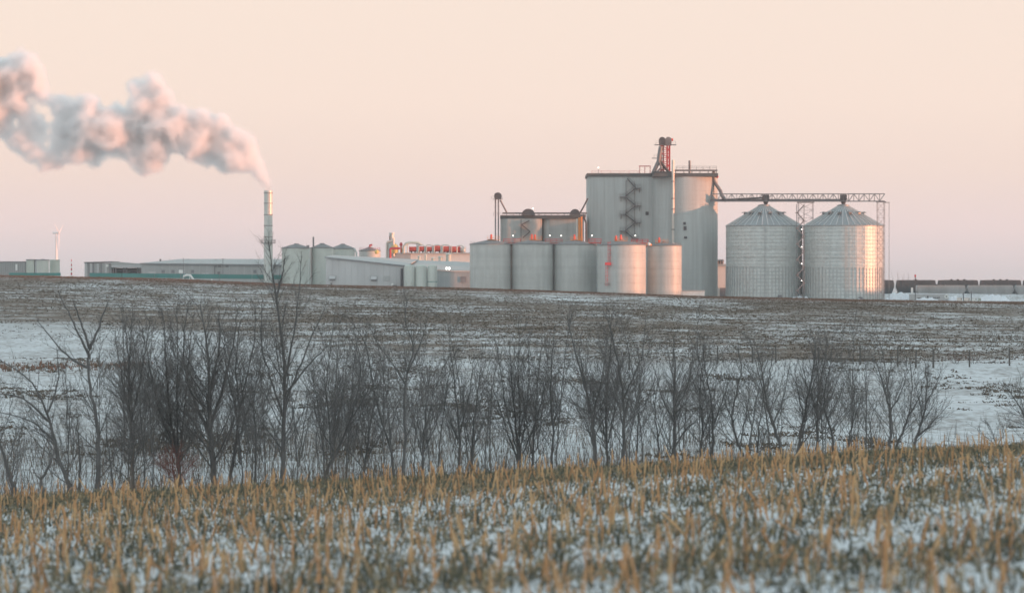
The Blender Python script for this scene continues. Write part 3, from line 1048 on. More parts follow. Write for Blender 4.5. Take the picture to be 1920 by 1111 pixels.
# ------------------------------------------------------------------ process building with red exchangers on its roof
d = 900.0
zg = gz(X(806, d), d)
pb = root('process_building', 'flat roofed process building whose long wall glows pink in low sun', 'building', (X(806, d), d, zg))
zr = Z(475, d)
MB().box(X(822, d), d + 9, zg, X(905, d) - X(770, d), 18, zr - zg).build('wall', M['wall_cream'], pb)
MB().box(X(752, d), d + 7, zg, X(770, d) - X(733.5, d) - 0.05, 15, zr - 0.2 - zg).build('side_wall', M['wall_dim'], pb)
MB().box(X(820, d), d + 8.5, zr + 0.004, X(908, d) - X(733, d), 19.4, 0.28).build('roof', M['roof'], pb)
for p, w2, h2 in ((786, 1.0, 2.0), (798, 0.8, 2.6), (812, 1.3, 1.3), (826, 1.6, 1.8), (841, 1.9, 2.8)):
    zz = Z(489, d - 14)
    MB().lathe(X(p, d - 12), d - 12, [(w2 * 0.5, zz - 1), (w2 * 0.5, zz + h2 - 0.4), (w2 * 0.8, zz + h2 - 0.35), (w2 * 0.3, zz + h2)], 10).build('roof_vent', M['wall_green'], pb, True)
ex_lab = ['red horizontal heat exchanger drum nearest the round dome on the process roof',
          'second red exchanger drum counted from the dome on the process roof',
          'third red exchanger drum counted from the dome on the process roof',
          'long bright red exchanger drum under two pipe loops',
          'fifth red exchanger drum counted from the dome on the process roof',
          'last red exchanger drum with a cream rounded end']
for k, (a, b2, py) in enumerate(((769, 781, 467), (783.5, 795.5, 466.5), (798, 810, 467), (812, 827.5, 466), (829.5, 842, 467), (845, 861, 467.5))):
    ex = root('heat_exchanger', ex_lab[k], 'heat exchanger', (X((a + b2) / 2, d), d + 2, zr + 0.3), 'red heat exchangers on the process roof')
    r = 1.0 + 0.2 * (k > 2)
    p, q = W(a, py, d + 1), W(b2, py, d + 1)
    MB().tube([p, q], r, 14).build('drum', M['redpipe'], ex, True)
    for e, dx in ((p, -0.35), (q, 0.35)):
        MB().tube([e, e + Vector((dx, 0, 0))], r * 1.12, 14).build('end_flange', M['red'], ex, True)
    for f in (0.22, 0.78):
        c = p.lerp(q, f)
        MB().box(c.x, c.y, zr + 0.29, 0.5, 1.6, c.z - zr - 0.29 - r * 0.6).build('saddle', M['dark'], ex)
    if k == 5:
        MB().ball(q + Vector((1.2, 0, -0.2)), 1.25, 12, 8).build('end_dome', M['pipe'], ex, True)
for k, (a, b2, top) in enumerate(((764, 782, 454.5), (784, 796.5, 459), (799, 811, 459), (813.5, 827, 459), (829, 843.5, 459), (857, 869, 460))):
    lp = root('pipe_loop', 'grey pipe looping up and over the red drums, %s loop from the dome' % ('first', 'second', 'third', 'fourth', 'fifth', 'sixth')[k], 'pipe',
              (X(a, d), d - 0.6, zr + 0.3), 'pipe loops over the exchangers')
    zt2 = Z(top, d)
    x0, x1 = X(a, d), X(b2, d)
    yy = d - 0.6
    MB().tube([(x0, yy, zr + 0.1), (x0, yy, zt2 - 0.7), (x0 + 0.25, yy, zt2 - 0.2), (x0 + 0.8, yy, zt2), (x1 - 0.8, yy, zt2), (x1 - 0.25, yy, zt2 - 0.2), (x1, yy, zt2 - 0.7),
               (x1, yy, zr + 0.1)], 0.24, 10).build('bent_pipe', M['stack'], lp, True)
    MB().tube([(x1 + 0.7, yy - 0.3, zr + 0.1), (x1 + 0.7, yy - 0.3, zt2 - 0.4)], 0.18, 8).build('riser', M['pipe'], lp, True)
MB().tube([(X(757, d), d - 1, zr), (X(757, d), d - 1, Z(462, d)), (X(762, d), d - 1, Z(456, d)), (X(770, d), d - 1, Z(454.5, d)), (X(784, d), d - 1, Z(455, d)), (X(790, d), d - 1, Z(459, d))], 0.5, 10).build(
    'vapour_duct', M['wall_green'], pb, True)
MB().tube([(X(731.5, d - 3), d - 3, Z(487, d)), (X(731.5, d - 3), d - 3, Z(467, d)), (X(733, d - 3), d - 3, Z(465.5, d)), (X(750, d - 3), d - 3, Z(465.5, d))], 0.45, 10).build('red_pipe', M['red'], pb, True)
MB().lathe(X(752, d), d, [(0.3, zr), (0.3, Z(461, d)), (0.6, Z(460, d)), (0.6, Z(457, d)), (0.2, Z(454, d))], 10).build('relief_valve', M['red'], pb, True)
tk = root('domed_vessel', 'round domed vessel glowing orange beside the tall scrubber', 'vessel', (X(741, d), d, zr))
rr = 6.5 * d / F
MB().lathe(X(740.5, d), d, [(rr, zr), (rr, Z(464, d)), (rr * 0.94, Z(461.5, d)), (rr * 0.7, Z(459, d)), (rr * 0.35, Z(457.7, d)), (0.1, Z(457.2, d))], 24).build('shell', M['yellow'], tk, True)
MB().lathe(X(740.5, d), d, [(rr + 0.08, Z(466, d)), (rr + 0.08, Z(465, d))], 24, False).build('girth_band', M['red'], tk)
MB().lathe(X(756, d), d, [(3.0 * d / F, zr), (3.0 * d / F, Z(466, d)), (0.2, Z(463.5, d))], 16).build('small_vessel', M['yellow'], tk, True)
sc = root('scrubber_stack', 'slim grey scrubber column with a pale bypass pipe', 'stack', (X(733, d), d + 2, zg))
MB().lathe(X(734, d), d + 2, [(1.7, Z(480, d)), (1.7, Z(456, d)), (0.85, Z(453, d)), (0.85, Z(439, d)), (1.05, Z(438.5, d)), (1.05, Z(436, d))], 18).build('column', M['stack'], sc, True)
MB().tube([(X(725, d), d + 1, zg), (X(725, d), d + 1, Z(456, d)), (X(726.5, d), d + 1, Z(453, d)), (X(731, d), d + 1, Z(452, d)), (X(737, d), d + 1, Z(452, d))], 0.42, 10).build('bypass_pipe', M['pipe'], sc, True)
MB().tube([(X(738, d), d - 0.5, Z(480, d)), (X(738, d), d - 0.5, Z(446, d))], 0.42, 10).build('riser', M['pipe'], sc, True)
MB().lathe(X(731, d), d + 1.5, [(0.35, Z(453, d)), (0.35, Z(441, d)), (0.1, Z(440, d))], 10).build('vent', M['mid'], sc, True)
MB().tube([W(731, 470, d + 2), Vector((X(731, d), d + 2, zg))], 1.4, 14).build('skirt', M['stack'], sc, True)

# ------------------------------------------------------------------ sheds in front of it
d = 798.0
zg = gz(X(690, d), d) - 0.2
sh = root('process_shed', 'pale windowless metal shed with a long falling roofline', 'shed', (X(690, d), d, zg))
poly = [(X(611, d), zg), (X(757, d), zg), (X(757, d), Z(499.5, d)), (X(611, d), Z(484, d))]
MB().prism(poly, d, d + 30).build('wall', M['wall'], sh)
# roof sheet: rises a little to the back
xa, xb = X(609, d), X(763, d)
za_, zb_ = Z(483.2, d), Z(499.6, d)
MB().add([(xa, d - 0.4, za_ + 0.05), (xb, d - 0.4, zb_ + 0.05), (xb + 2.5, d + 31, zb_ + 2.3), (xa, d + 31, za_ + 0.9), (xa, d - 0.4, za_ + 0.35), (xb, d - 0.4, zb_ + 0.35), (xb + 2.5, d + 31, zb_ + 2.6), (xa, d + 31, za_ + 1.2)],
         [(0, 3, 2, 1), (4, 5, 6, 7), (0, 1, 5, 4), (1, 2, 6, 5), (2, 3, 7, 6), (3, 0, 4, 7)]).build('roof', M['roof'], sh)
MB().beam((xa, d - 0.45, za_ + 0.18), (xb, d - 0.45, zb_ + 0.18), 0.16, 0.42).build('fascia', M['louver'], sh)
for p, py in ((623.5, 521), (701, 522)):
    c = W(p, py, d)
    v = MB().box(c.x, d - 0.25, c.z - 0.85, 1.9, 0.5, 1.7)
    v = v.build('wall_vent', M['louver'], sh)
    MB().add([(c.x - 1, d - 0.55, c.z + 0.7), (c.x + 1, d - 0.55, c.z + 0.7), (c.x + 1, d - 1.3, c.z - 0.3), (c.x - 1, d - 1.3, c.z - 0.3), (c.x - 1, d - 0.5, c.z + 0.8), (c.x + 1, d - 0.5, c.z + 0.8), (c.x + 1, d - 1.35, c.z - 0.25), (c.x - 1, d - 1.35, c.z - 0.25)],
             [(0, 3, 2, 1), (4, 5, 6, 7), (0, 1, 5, 4), (1, 2, 6, 5), (2, 3, 7, 6), (3, 0, 4, 7)]).build('hood', M['wall'], v)
MB().box(X(725.5, d), d - 0.12, Z(526, d), 1.9, 0.24, 1.6).build('louver', M['wall_dim'], sh)
MB().box(X(649, d), d - 0.5, zg, 3.2, 1.0, 1.4).build('low_cabinet', M['wall_dim'], sh)
MB().tube([W(621, 530, d - 0.4), Vector((X(621, d), d - 0.4, zg))], 0.15, 8).build('wall_pipe', M['dark'], sh, True)
for p in range(623, 757, 12):
    MB().beam((X(p, d), d - 0.02, zg), (X(p, d), d - 0.02, Z(484, d) - (p - 611) / 146 * (Z(484, d) - Z(499.5, d)) - 0.3), 0.09, 0.07).build('wall_seam', M['wall_dim'], sh)
MB().box(X(740, d), d - 0.6, zg, 1.6, 1.0, 1.5).build('gas_meter', M['mid'], sh)
MB().box(X(736, d), d - 0.5, zg, 0.7, 0.8, 2.1).build('white_cylinder', M['white'], sh)
MB().tube([W(753.5, 503, d - 0.8), Vector((X(753.5, d), d - 0.8, zg))], 0.42, 10).build('downpipe', M['dark'], sh, True)

d2 = 806.0
zg = gz(X(840, d2), d2) - 0.2
sh2 = root('long_shed', 'long grey shed with low snowy roof between small silos and round tanks', 'shed', (X(830, d2), d2, zg))
ze = Z(506, d2)
x0, x1 = X(757.5, d2), X(905, d2)
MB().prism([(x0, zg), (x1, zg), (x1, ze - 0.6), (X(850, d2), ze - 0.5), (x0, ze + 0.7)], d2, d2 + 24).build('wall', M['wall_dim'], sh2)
rz = Z(490.5, d2 + 24)
MB().add([(x0 + 0.6, d2 - 0.5, ze + 0.78), (X(840, d2), d2 - 0.5, ze - 0.2), (x1, d2 - 0.5, ze - 0.5), (x1, d2 + 24.5, rz - 0.6), (X(840, d2), d2 + 24.5, rz), (x0 + 0.6, d2 + 24.5, rz + 0.4),
          (x0 + 0.6, d2 - 0.5, ze + 0.98), (X(840, d2), d2 - 0.5, ze), (x1, d2 - 0.5, ze - 0.3), (x1, d2 + 24.5, rz - 0.4), (X(840, d2), d2 + 24.5, rz + 0.2), (x0 + 0.6, d2 + 24.5, rz + 0.6)],
         [(5, 4, 1, 0), (4, 3, 2, 1), (6, 7, 10, 11), (7, 8, 9, 10), (0, 1, 7, 6), (1, 2, 8, 7), (2, 3, 9, 8), (3, 4, 10, 9), (4, 5, 11, 10), (5, 0, 6, 11)]).build('roof', M['roof'], sh2)
MB().box(X(869, d2), d2 - 0.15, Z(529, d2), 2.0, 0.3, 2.0).build('wall_vent', M['louver'], sh2)
for p in range(824, 882, 9):
    MB().beam((X(p, d2), d2 - 0.02, zg), (X(p, d2), d2 - 0.02, ze - 0.9), 0.09, 0.07).build('wall_seam', M['wall'], sh2)
for p in (837.5, 842.5):
    MB().ball(W(p, 503, d2 - 0.9), 0.42, 10, 6).build('flood_lamp', M['lamp'], sh2, True)
MB().beam(W(835, 505, d2 - 0.4), W(845, 505, d2 - 0.9), 0.15).build('lamp_bracket', M['dark'], sh2)
labs = ['pale slim silo beside the dark downpipe of the shed', 'middle one of three pale slim silos before the shed', 'pale slim silo with a small green band, last of three']
for k, (a, b2) in enumerate(((757.5, 778), (778.8, 800), (801.5, 819.5))):
    d = 795.0
    x, r = X((a + b2) / 2, d), (b2 - a) / 2 * d / F
    zg = gz(x, d) - 0.2
    t = root('slim_silo', labs[k], 'silo', (x, d, zg), 'slim silos before the shed')
    MB().lathe(x, d, [(r, zg), (r, Z(500.5, d)), (r * 0.93, Z(498.5, d))], 32).build('shell', M['tank_pale'], t, True)
    MB().lathe(x, d, [(r * 0.95, Z(498.5, d) + 0.004), (r * 0.7, Z(497, d)), (r * 0.25, Z(496.2, d)), (0.05, Z(496, d))], 32).build('dome', M['wall_green'], t, True)
    MB().tube([(x + r * 0.6, d - r * 0.85, zg), (x + r * 0.6, d - r * 0.85, Z(498, d))], 0.09, 6).build('fill_pipe', M['stack'], t, True)
    if k == 2:
        MB().lathe(x, d, [(r + 0.03, Z(528.5, d)), (r + 0.03, Z(527.2, d))], 32, False).build('band', M['teal'], t)

# ------------------------------------------------------------------ pale tanks beside the chimney
specs = [('broad pale green tank with conical roof next to the chimney', 528.5, 583, 465.5, 457.5, 846, M['tank_pale']),
         ('middle pale tank with a thin roof stack, between two others', 583.5, 625, 465, 457, 849, M['tank_pale']),
         ('pale tank with an elbow pipe, half behind the metal shed', 619.5, 665.5, 466.5, 458, 862, M['tank_pale'])]
for lab, a, b2, ev, ap, d, mm in specs:
    t, x, r, zb, ze, za, rf = cone_tank('storage_tank', lab, a, b2, ev, ap, d, mm, M['tank_roof'], 'pale storage tanks by the chimney', None, 40)
    if a < 530:
        MB().tube([W(580.5, 464, d - 6), Vector((X(580.5, d), d - 6, zb))], 0.22, 8).build('side_pipe', M['stack'], t, True)
        MB().box(X(580, d), d - 6, Z(466, d), 1.0, 0.8, 1.2).build('valve_box', M['mid'], t)
    elif a < 600:
        MB().tube([(X(588.5, d), d - 2, Z(462, d)), (X(588.5, d), d - 2, Z(444, d))], 0.3, 8).build('roof_stack', M['mid'], t, True)
        ladder(t, X(590, d), d - r * 0.75, zb, Z(464, d), 0.7, M['stack'])
    else:
        MB().tube([W(661, 466, d - 2), W(666, 468, d - 2), W(668.5, 474, d - 2), W(668.5, 485, d - 2)], 0.32, 8).build('elbow_pipe', M['stack'], t, True)
t, x, r, zb, ze, za, rf = cone_tank('storage_tank', 'small squat tank with a red valve on its roof', 673.5, 713.5, 470.5, 464, 880, M['tank'], M['tank_roof'], None, None, 36)
MB().tube([(x, 880, za), (x, 880, Z(459.5, 880)), (x + 0.9, 880, Z(459, 880))], 0.38, 8).build('vent_valve', M['red'], t, True)
railing(MB(), [(x + (r - .2) * math.cos(u), 880 + (r - .2) * math.sin(u), ze + 0.2) for u in np.linspace(math.pi, 2 * math.pi, 11)], 1.1, 0.07, 3).build('roof_rail', M['red'], t)
MB().ball(W(706.5, 472, 874), 0.85, 12, 8).build('side_vessel', M['yellow'], t, True)

# ------------------------------------------------------------------ chimney
d = 841.0
x = X(503, d)
zg = gz(x, d) - 0.3
r0 = 7.9 * d / F
ch = root('chimney', 'tall slim steel chimney with ring platform, steam leaving its top', 'chimney', (x, d, zg))
MB().lathe(x, d, [(r0 * 1.05, zg), (r0 * 1.05, Z(455, d)), (r0, Z(453, d)), (r0, Z(357.5, d)), (r0 * 0.86, Z(357.4, d)), (r0 * 0.86, Z(363, d)), (0.2, Z(363.2, d))], 40).build('shaft', M['stack'], ch, True)
for py in (362, 381, 402.5, 423, 444):
    z = Z(py, d)
    MB().lathe(x, d, [(r0 + 0.005, z - 0.12), (r0 + 0.12, z - 0.12), (r0 + 0.12, z + 0.12), (r0 + 0.005, z + 0.12)], 40, False).build('ring', M['mid'], ch)
ladder(ch, x + 0.5, d - r0 - 0.3, zg, Z(359, d), 0.55, M['stack'])
z = Z(456, d)
MB().lathe(x, d, [(r0 + 0.01, z), (r0 + 1.1, z), (r0 + 1.1, z + 0.18), (r0 + 0.01, z + 0.18)], 28, False).build('platform', M['mid'], ch)
rl = MB()
ring = [(x + (r0 + 1.05) * math.cos(u), d + (r0 + 1.05) * math.sin(u), z + 0.18) for u in np.linspace(0, 2 * math.pi, 15)]
railing(rl, ring, 1.15, 0.09, 3)
rl.build('platform_rail', M['mid'], ch)

# ------------------------------------------------------------------ long low building and its neighbours
d = 870.0
x0, x1 = X(265, d), X(545, d)
zg = gz((x0 + x1) / 2, d) - 1.5
lb = root('long_warehouse', 'very long low grey warehouse stretching behind the chimney', 'warehouse', ((x0 + x1) / 2, d, zg))
zea, zeb = Z(494.5, d), Z(497.5, d)
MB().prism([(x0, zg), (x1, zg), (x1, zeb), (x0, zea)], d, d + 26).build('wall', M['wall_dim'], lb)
MB().add([(x0 - 0.4, d - 0.6, zea), (x1, d - 0.6, zeb), (x1, d + 13, zeb + 2.2), (X(330, d), d + 13, Z(486.3, d)), (x0 - 0.4, d - 0.6, zea + 0.3), (x1, d - 0.6, zeb + 0.3), (x1, d + 13, zeb + 2.5), (X(330, d), d + 13, Z(486.3, d) + 0.3)],
         [(0, 3, 2, 1), (4, 5, 6, 7), (0, 1, 5, 4), (1, 2, 6, 5), (2, 3, 7, 6), (3, 0, 4, 7)]).build('roof', M['roof'], lb)
MB().beam((x0 - 0.4, d - 0.7, zea + 0.1), (x1, d - 0.7, zeb + 0.1), 0.16, 0.4).build('gutter', M['louver'], lb)
for p in range(276, 528, 14):
    zz = zea + (zeb - zea) * (p - 265) / 280
    MB().beam((X(p, d), d - 0.03, zg), (X(p, d), d - 0.03, zz), 0.12, 0.08).build('wall_seam', M['wall'], lb)
for p in (306, 324.5, 361, 478):
    MB().box(X(p, d), d - 0.1, Z(512, d), 1.15, 0.2, 1.2).build('window', M['louver'], lb)
MB().tube([W(402.5, 498, d - 0.5), W(402.5, 516, d - 0.5)], 0.16, 8).build('downpipe', M['mid'], lb, True)
for p in (404, 412, 426):
    MB().box(X(p, d), d - 0.3, Z(500, d), 1.0, 0.5, 0.4).build('wall_lamp', M['mid'], lb)
MB().box(X(411, d), d - 1.2, zg, 0.9, 0.9, Z(509, d) - zg).build('post_box', M['mid'], lb)
# teal wall along the yard
d = 845.0
tw_ = root('yard_wall', 'long low teal wall running in front of the warehouse', 'wall', (X(390, d), d, gz(X(390, d), d)))
for k, (a, b2) in enumerate(((168, 228), (229, 289), (290, 350), (351, 411), (412, 472), (473, 530))):
    zt_a, zt_b = Z(511.3 + (a - 168) * 0.011, d), Z(511.3 + (b2 - 168) * 0.011, d)
    zl_a, zl_b = Z(519.3 + (a - 168) * 0.011, d), Z(519.3 + (b2 - 168) * 0.011, d)
    MB().prism([(X(a, d), zl_a), (X(b2, d), zl_b), (X(b2, d), zt_b), (X(a, d), zt_a)], d, d + 1.0).build('panel', M['teal'], tw_)
    MB().prism([(X(a, d), gz(X(a, d), d) - 1), (X(b2, d), gz(X(b2, d), d) - 1), (X(b2, d), zl_b - 0.02), (X(a, d), zl_a - 0.02)], d + 0.1, d + 0.9).build('plinth', M['wall_dim'], tw_)
tw2 = root('yard_wall', 'short teal wall before the group of pale block buildings', 'wall', (X(65, d), d, gz(X(65, d), d)))
for a, b2 in ((17, 50), (50.6, 82), (82.6, 113)):
    MB().box(X((a + b2) / 2, d), d + 0.5, Z(516.5, d), X(b2, d) - X(a, d), 1.0, 5.3 * d / F).build('panel', M['teal'], tw2)
    MB().box(X((a + b2) / 2, d), d + 0.5, gz(X(a, d), d) - 1, X(b2, d) - X(a, d), 0.8, Z(516.5, d) - 0.02 - gz(X(a, d), d) + 1).build('plinth', M['wall_dim'], tw2)
# corrugated hall and canopy left of the warehouse
d = 878.0
x0, x1 = X(159, d), X(209, d)
zg = gz(x0, d) - 1
ha = root('ribbed_hall', 'low ribbed grey hall next to an open loading canopy', 'building', ((x0 + x1) / 2, d, zg))
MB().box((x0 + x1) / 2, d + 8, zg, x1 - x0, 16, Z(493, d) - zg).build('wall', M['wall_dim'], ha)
MB().prism([(x0 - 0.3, Z(493, d) + 0.004), (x1 + 0.3, Z(491.5, d)), (x1 + 0.3, Z(491.5, d) + 0.4), (x0 - 0.3, Z(493, d) + 0.4)], d - 0.4, d + 17).build('roof', M['louver'], ha)
for k, p in enumerate((161, 167, 171, 175, 184, 190, 199, 206)):
    MB().beam((X(p, d), d - 0.1, zg), (X(p, d), d - 0.1, Z(493, d) - 0.05), 0.5 if k % 2 else 0.9, 0.3).build('wall_rib', M['louver'] if k % 2 else M['wall'], ha)
MB().box(X(201.5, d), d - 0.4, Z(500, d), 0.9, 0.3, 0.8).build('wall_lamp', M['white'], ha)
cn = root('loading_canopy', 'open loading canopy with white fascia beside the ribbed hall', 'canopy', (X(236, d), d, zg))
MB().box(X(237, d), d + 4, Z(501.5, d), X(264.5, d) - X(209.5, d), 9, 5.0 * d / F).build('fascia', M['wall'], cn)
MB().prism([(X(208, d), Z(496.4, d)), (X(265, d), Z(496.4, d)), (X(262, d), Z(494, d)), (X(222, d), Z(491, d)), (X(208, d), Z(492, d))], d - 0.4, d + 9).build('roof', M['roof'], cn)
for p in (212, 217, 232, 236.5, 258, 262.5):
    MB().beam((X(p, d), d + 0.5, zg), (X(p, d), d + 0.5, Z(501.5, d) - 0.01), 0.45).build('post', M['mid'], cn)
MB().box(X(237, d), d + 8, zg, X(264, d) - X(210, d), 0.4, Z(502, d) - zg).build('back_wall', M['wall_dim'], cn)
MB().beam(W(240, 507, d + 1), W(263, 512, d + 1), 0.8, 0.7).build('loading_ramp', M['dark'], cn)
MB().beam(W(220, 506, d + 1), W(234, 507, d + 1), 0.8, 0.5).build('pipe_rack', M['dark'], cn)
# block buildings at the far end
d = 886.0
zg = gz(X(60, d), d) - 1
blk = [('long dark ribbed shed at the end of the plant', -60, 48, 491.5, 12, M['car_grey'], True),
       ('narrow pale green block beside the ribbed shed', 49, 64, 487.6, 9, M['wall_green'], False),
       ('pale square block with a flat lid beside the green one', 65, 71.5, 488, 8, M['wall_dim'], False)]
for lab, a, b2, top, dp, mm, ribs in blk:
    t = root('block_building', lab, 'building', (X((a + b2) / 2, d), d, zg))
    MB().box(X((a + b2) / 2, d), d + dp / 2, zg, X(b2, d) - X(a, d) - 0.05, dp, Z(top, d) - zg).build('wall', mm, t)
    MB().box(X((a + b2) / 2, d), d + dp / 2, Z(top, d) + 0.004, X(b2, d) - X(a, d) + 0.1, dp + 0.5, 0.35).build('roof', M['louver'], t)
    if ribs:
        for p in range(-3, 48, 4):
            MB().beam((X(p, d), d - 0.1, zg), (X(p, d), d - 0.1, Z(top, d) - 0.1), 0.35, 0.25).build('wall_rib', M['wall_dim'], t)
        MB().box(X(31, d), d - 0.2, Z(507, d), 0.7, 0.3, 2.4).build('white_panel', M['white'], t)
t, x, r, zb, ze, za, rf = cone_tank('storage_tank', 'squat pale tank with almost flat roof behind the teal wall', 69, 91.5, 488, 486.8, 868, M['tank_pale'], M['louver'], None, None, 32)
t, x, r, zb, ze, za, rf = cone_tank('storage_tank', 'yellow green squat tank below the distant wind turbine', 93, 112, 488, 487.6, 874, M['wall_green'], M['wall_green'], None, None, 32)
for p, k in ((285, 2.6), (335, 1.2), (385, 2.6), (440, 2.6), (460, 1.2)):
    MB().box(X(p, 870), 869.9, gz(X(p, 870), 870) - 1, k, 0.25, 4.2 if k > 2 else 3.6).build('dock_door' if k > 2 else 'door', M['wall'] if k > 2 else M['louver'], lb)
for p in (300, 352, 404, 470, 505):
    MB().lathe(X(p, 880), 881, [(0.35, Z(490, 880)), (0.35, Z(486.5, 880)), (0.6, Z(486.3, 880)), (0.15, Z(485.4, 880))], 10).build('roof_vent', M['mid'], lb, True)
am = root('antenna_mast', 'thin red and white lattice mast between block buildings and ribbed hall', 'mast', (X(134, 960), 960, gz(X(134, 960), 960)))
z0 = gz(X(134, 960), 960)
for k in range(8):
    zz, h = z0 + k * (Z(486, 960) - z0) / 8, (Z(486, 960) - z0) / 8
    MB().lathe(X(134, 960), 960, [(0.34 - 0.025 * k, zz), (0.32 - 0.025 * k, zz + h - 0.003)], 6).build('mast_section', M['red' if k % 2 else 'white'], am)
lt = root('light_pole', 'tall thin yard light pole before the long warehouse', 'light pole', (X(418, 852), 852, gz(X(418, 852), 852)))
MB().beam((X(418, 852), 852, gz(X(418, 852), 852) - 0.2), W(418, 485, 852), 0.16).build('shaft', M['mid'], lt)
MB().beam(W(415.5, 485, 852), W(420.5, 485, 852), 0.25, 0.15).build('lamp_arm', M['mid'], lt)
# white loading arm at the yard
d = 842.0
la = root('loading_spout', 'white bent loading spout on legs in front of the teal wall', 'loading spout', (X(353, d), d, gz(X(353, d), d)))
MB().tube([W(344, 518, d), W(350, 515.5, d), W(357, 516, d), W(361, 522, d), W(364.5, 527, d), W(368, 527.5, d)], 0.42, 10).build('spout', M['white'], la, True)
MB().box(X(339, d), d, Z(512, d), 1.3, 1.0, 1.2).build('control_box', M['white'], la)
for p in (343.5, 355):
    MB().beam(W(p, 517, d), Vector((X(p, d), d, gz(X(p, d), d) - 0.2)), 0.18).build('leg', M['white'], la)
MB().beam(W(343.7, 483, d), W(343.7, 516, d), 0.16).build('mast', M['mid'], la)
MB().box(X(339, d), d + 0.2, gz(X(339, d), d) - 0.2, 0.3, 0.3, Z(512, d) - gz(X(339, d), d) + 0.2).build('pedestal', M['mid'], la)
for k, p in enumerate((305.5, 311)):
    yl = root('yard_lamp', ('lit lamp of the pair near the loading spout, beside its twin'), 'lamp', (X(p, 838), 838, gz(X(p, 838), 838)), 'pair of lit yard lamps')
    c = W(p, 523.5, 838)
    MB().beam((c.x, c.y, gz(c.x, c.y) - 0.2), (c.x, c.y, c.z), 0.14).build('post', M['mid'], yl)
    MB().ball(c, 0.3, 10, 6).build('bulb', M['lamp'], yl, True)
bo = root('marker_post', 'short white marker post by the yard edge', 'post', (X(397, 838), 838, gz(X(397, 838), 838)))
MB().lathe(X(397, 838), 838, [(0.2, gz(X(397, 838), 838) - 0.2), (0.2, Z(524, 838)), (0.28, Z(523.8, 838)), (0.05, Z(522.6, 838))], 10).build('shaft', M['white'], bo, True)

# ------------------------------------------------------------------ wind turbine, far away
d = 2700.0
x = X(105.5, d)
zg = gz(x, d)
zh = Z(437.5, d)
wt = root('wind_turbine', 'pale distant wind turbine, one blade hanging down along its tower', 'wind turbine', (x, d, zg))
MB().lathe(x, d, [(2.1, zg - 1), (1.2, zh - 0.4)], 20).build('tower', M['turbine'], wt, True)
MB().tube([(x - 4.2, d + 1, zh + 0.6), (x + 2.3, d - 0.6, zh + 0.6)], 1.3, 12).build('nacelle', M['turbine'], wt, True)
hub = Vector((x + 3.3, d - 0.9, zh + 0.6))
MB().ball(hub, 1.25, 12, 8).build('hub', M['turbine'], wt, True)
ax = Vector((0.995, -0.10, 0)).normalized()
for a in (180, 60, -60):
    u = Vector((0, 0, 1)) * math.cos(R(a)) + ax.cross(Vector((0, 0, 1))) * math.sin(R(a))
    sdv = u.cross(ax)
    bl = MB()
    L = 20.0
    secs = [(0, 0.5, 0.5), (0.12, 0.7, 0.45), (0.22, 1.1, 0.35), (0.6, 0.7, 0.2), (1.0, 0.2, 0.06)]
    vs = []
    for f, w, th in secs:
        c = hub + u * (0.8 + L * f)
        vs += [c - sdv * w * 0.4, c + ax * th, c + sdv * w, c - ax * th]
    fs = [(i * 4 + k, i * 4 + (k + 1) % 4, (i + 1) * 4 + (k + 1) % 4, (i + 1) * 4 + k) for i in range(4) for k in range(4)] + [(3, 2, 1, 0), (16, 17, 18, 19)]
    bl.add(vs, fs).build('blade', M['turbine'], wt, True)

# ------------------------------------------------------------------ rail cars
def rail_car(label, group, pa, pb_, d, top, bot, material, hatches, tilt):
    """A covered hopper car: sloped ends, ribs, hatches, sills and two bogies, along a slightly turned line."""
    xa, xb = X(pa, d), X(pb_, d)
    L = xb - xa
    xc = (xa + xb) / 2
    zt, zl = Z(top, d), Z(bot, d)
    zr = zl - 1.6
    t = root('rail_car', label, 'rail car', (xc, d, zr), group)
    H = zt - zl
    e = 0.045 * L
    poly = [(xa + e * 1.5, zl), (xb - e * 1.5, zl), (xb - 0.15, zl + H * 0.45), (xb - 0.15, zl + H * 0.62), (xb - e * 0.55, zt - 0.22), (xb - e * 0.9, zt), (xa + e * 0.9, zt), (xa + e * 0.55, zt - 0.22), (xa + 0.15, zl + H * 0.62), (xa + 0.15, zl + H * 0.45)]
    MB().prism(poly, d - 1.5, d + 1.5).build('body', material, t)
    MB().box(xc, d, zl - 0.02 - 0.4, L - 0.4, 2.4, 0.4).build('sill', M['car_dark'], t)
    rb = MB().box(xc, d - 1.56, zl + 0.2, 0.12, 0.12, H - 0.5).build('side_rib', material, t)
    for k in range(-5, 6):
        if k:
            copy_piece(rb, 0, (k * L * 0.074, 0, 0))
    for k in range(hatches):
        hx = xc + (k - (hatches - 1) / 2) * L * 0.16
        MB().lathe(hx, d, [(0.5, zt + 0.003), (0.5, zt + 0.3), (0.2, zt + 0.42)], 10).build('roof_hatch', M['car_dark'], t, True)
    MB().box(xc, d - 0.7, zt + 0.12, L * 0.8, 0.5, 0.06).build('running_board', M['car_dark'], t)
    for sgn in (-1, 1):
        bx = xc + sgn * L * 0.38
        bg = MB().box(bx, d, zr + 0.45, 2.3, 2.2, 0.35).build('bogie', M['car_dark'], t)
        for wx in (-0.9, 0.9):
            for wy in (-0.75, 0.75):
                MB().tube([(bx + wx, d + wy - 0.07, zr + 0.48), (bx + wx, d + wy + 0.07, zr + 0.48)], 0.46, 14).build('wheel', M['car_dark'], bg, True)
        ladd = MB()
        for q in range(5):
            ladd.box(xc + sgn * (L / 2 - 0.7), d - 1.6, zl + 0.3 + q * 0.6, 0.6, 0.06, 0.06)
        ladd.build('end_ladder', M['car_dark'], t)
    return t


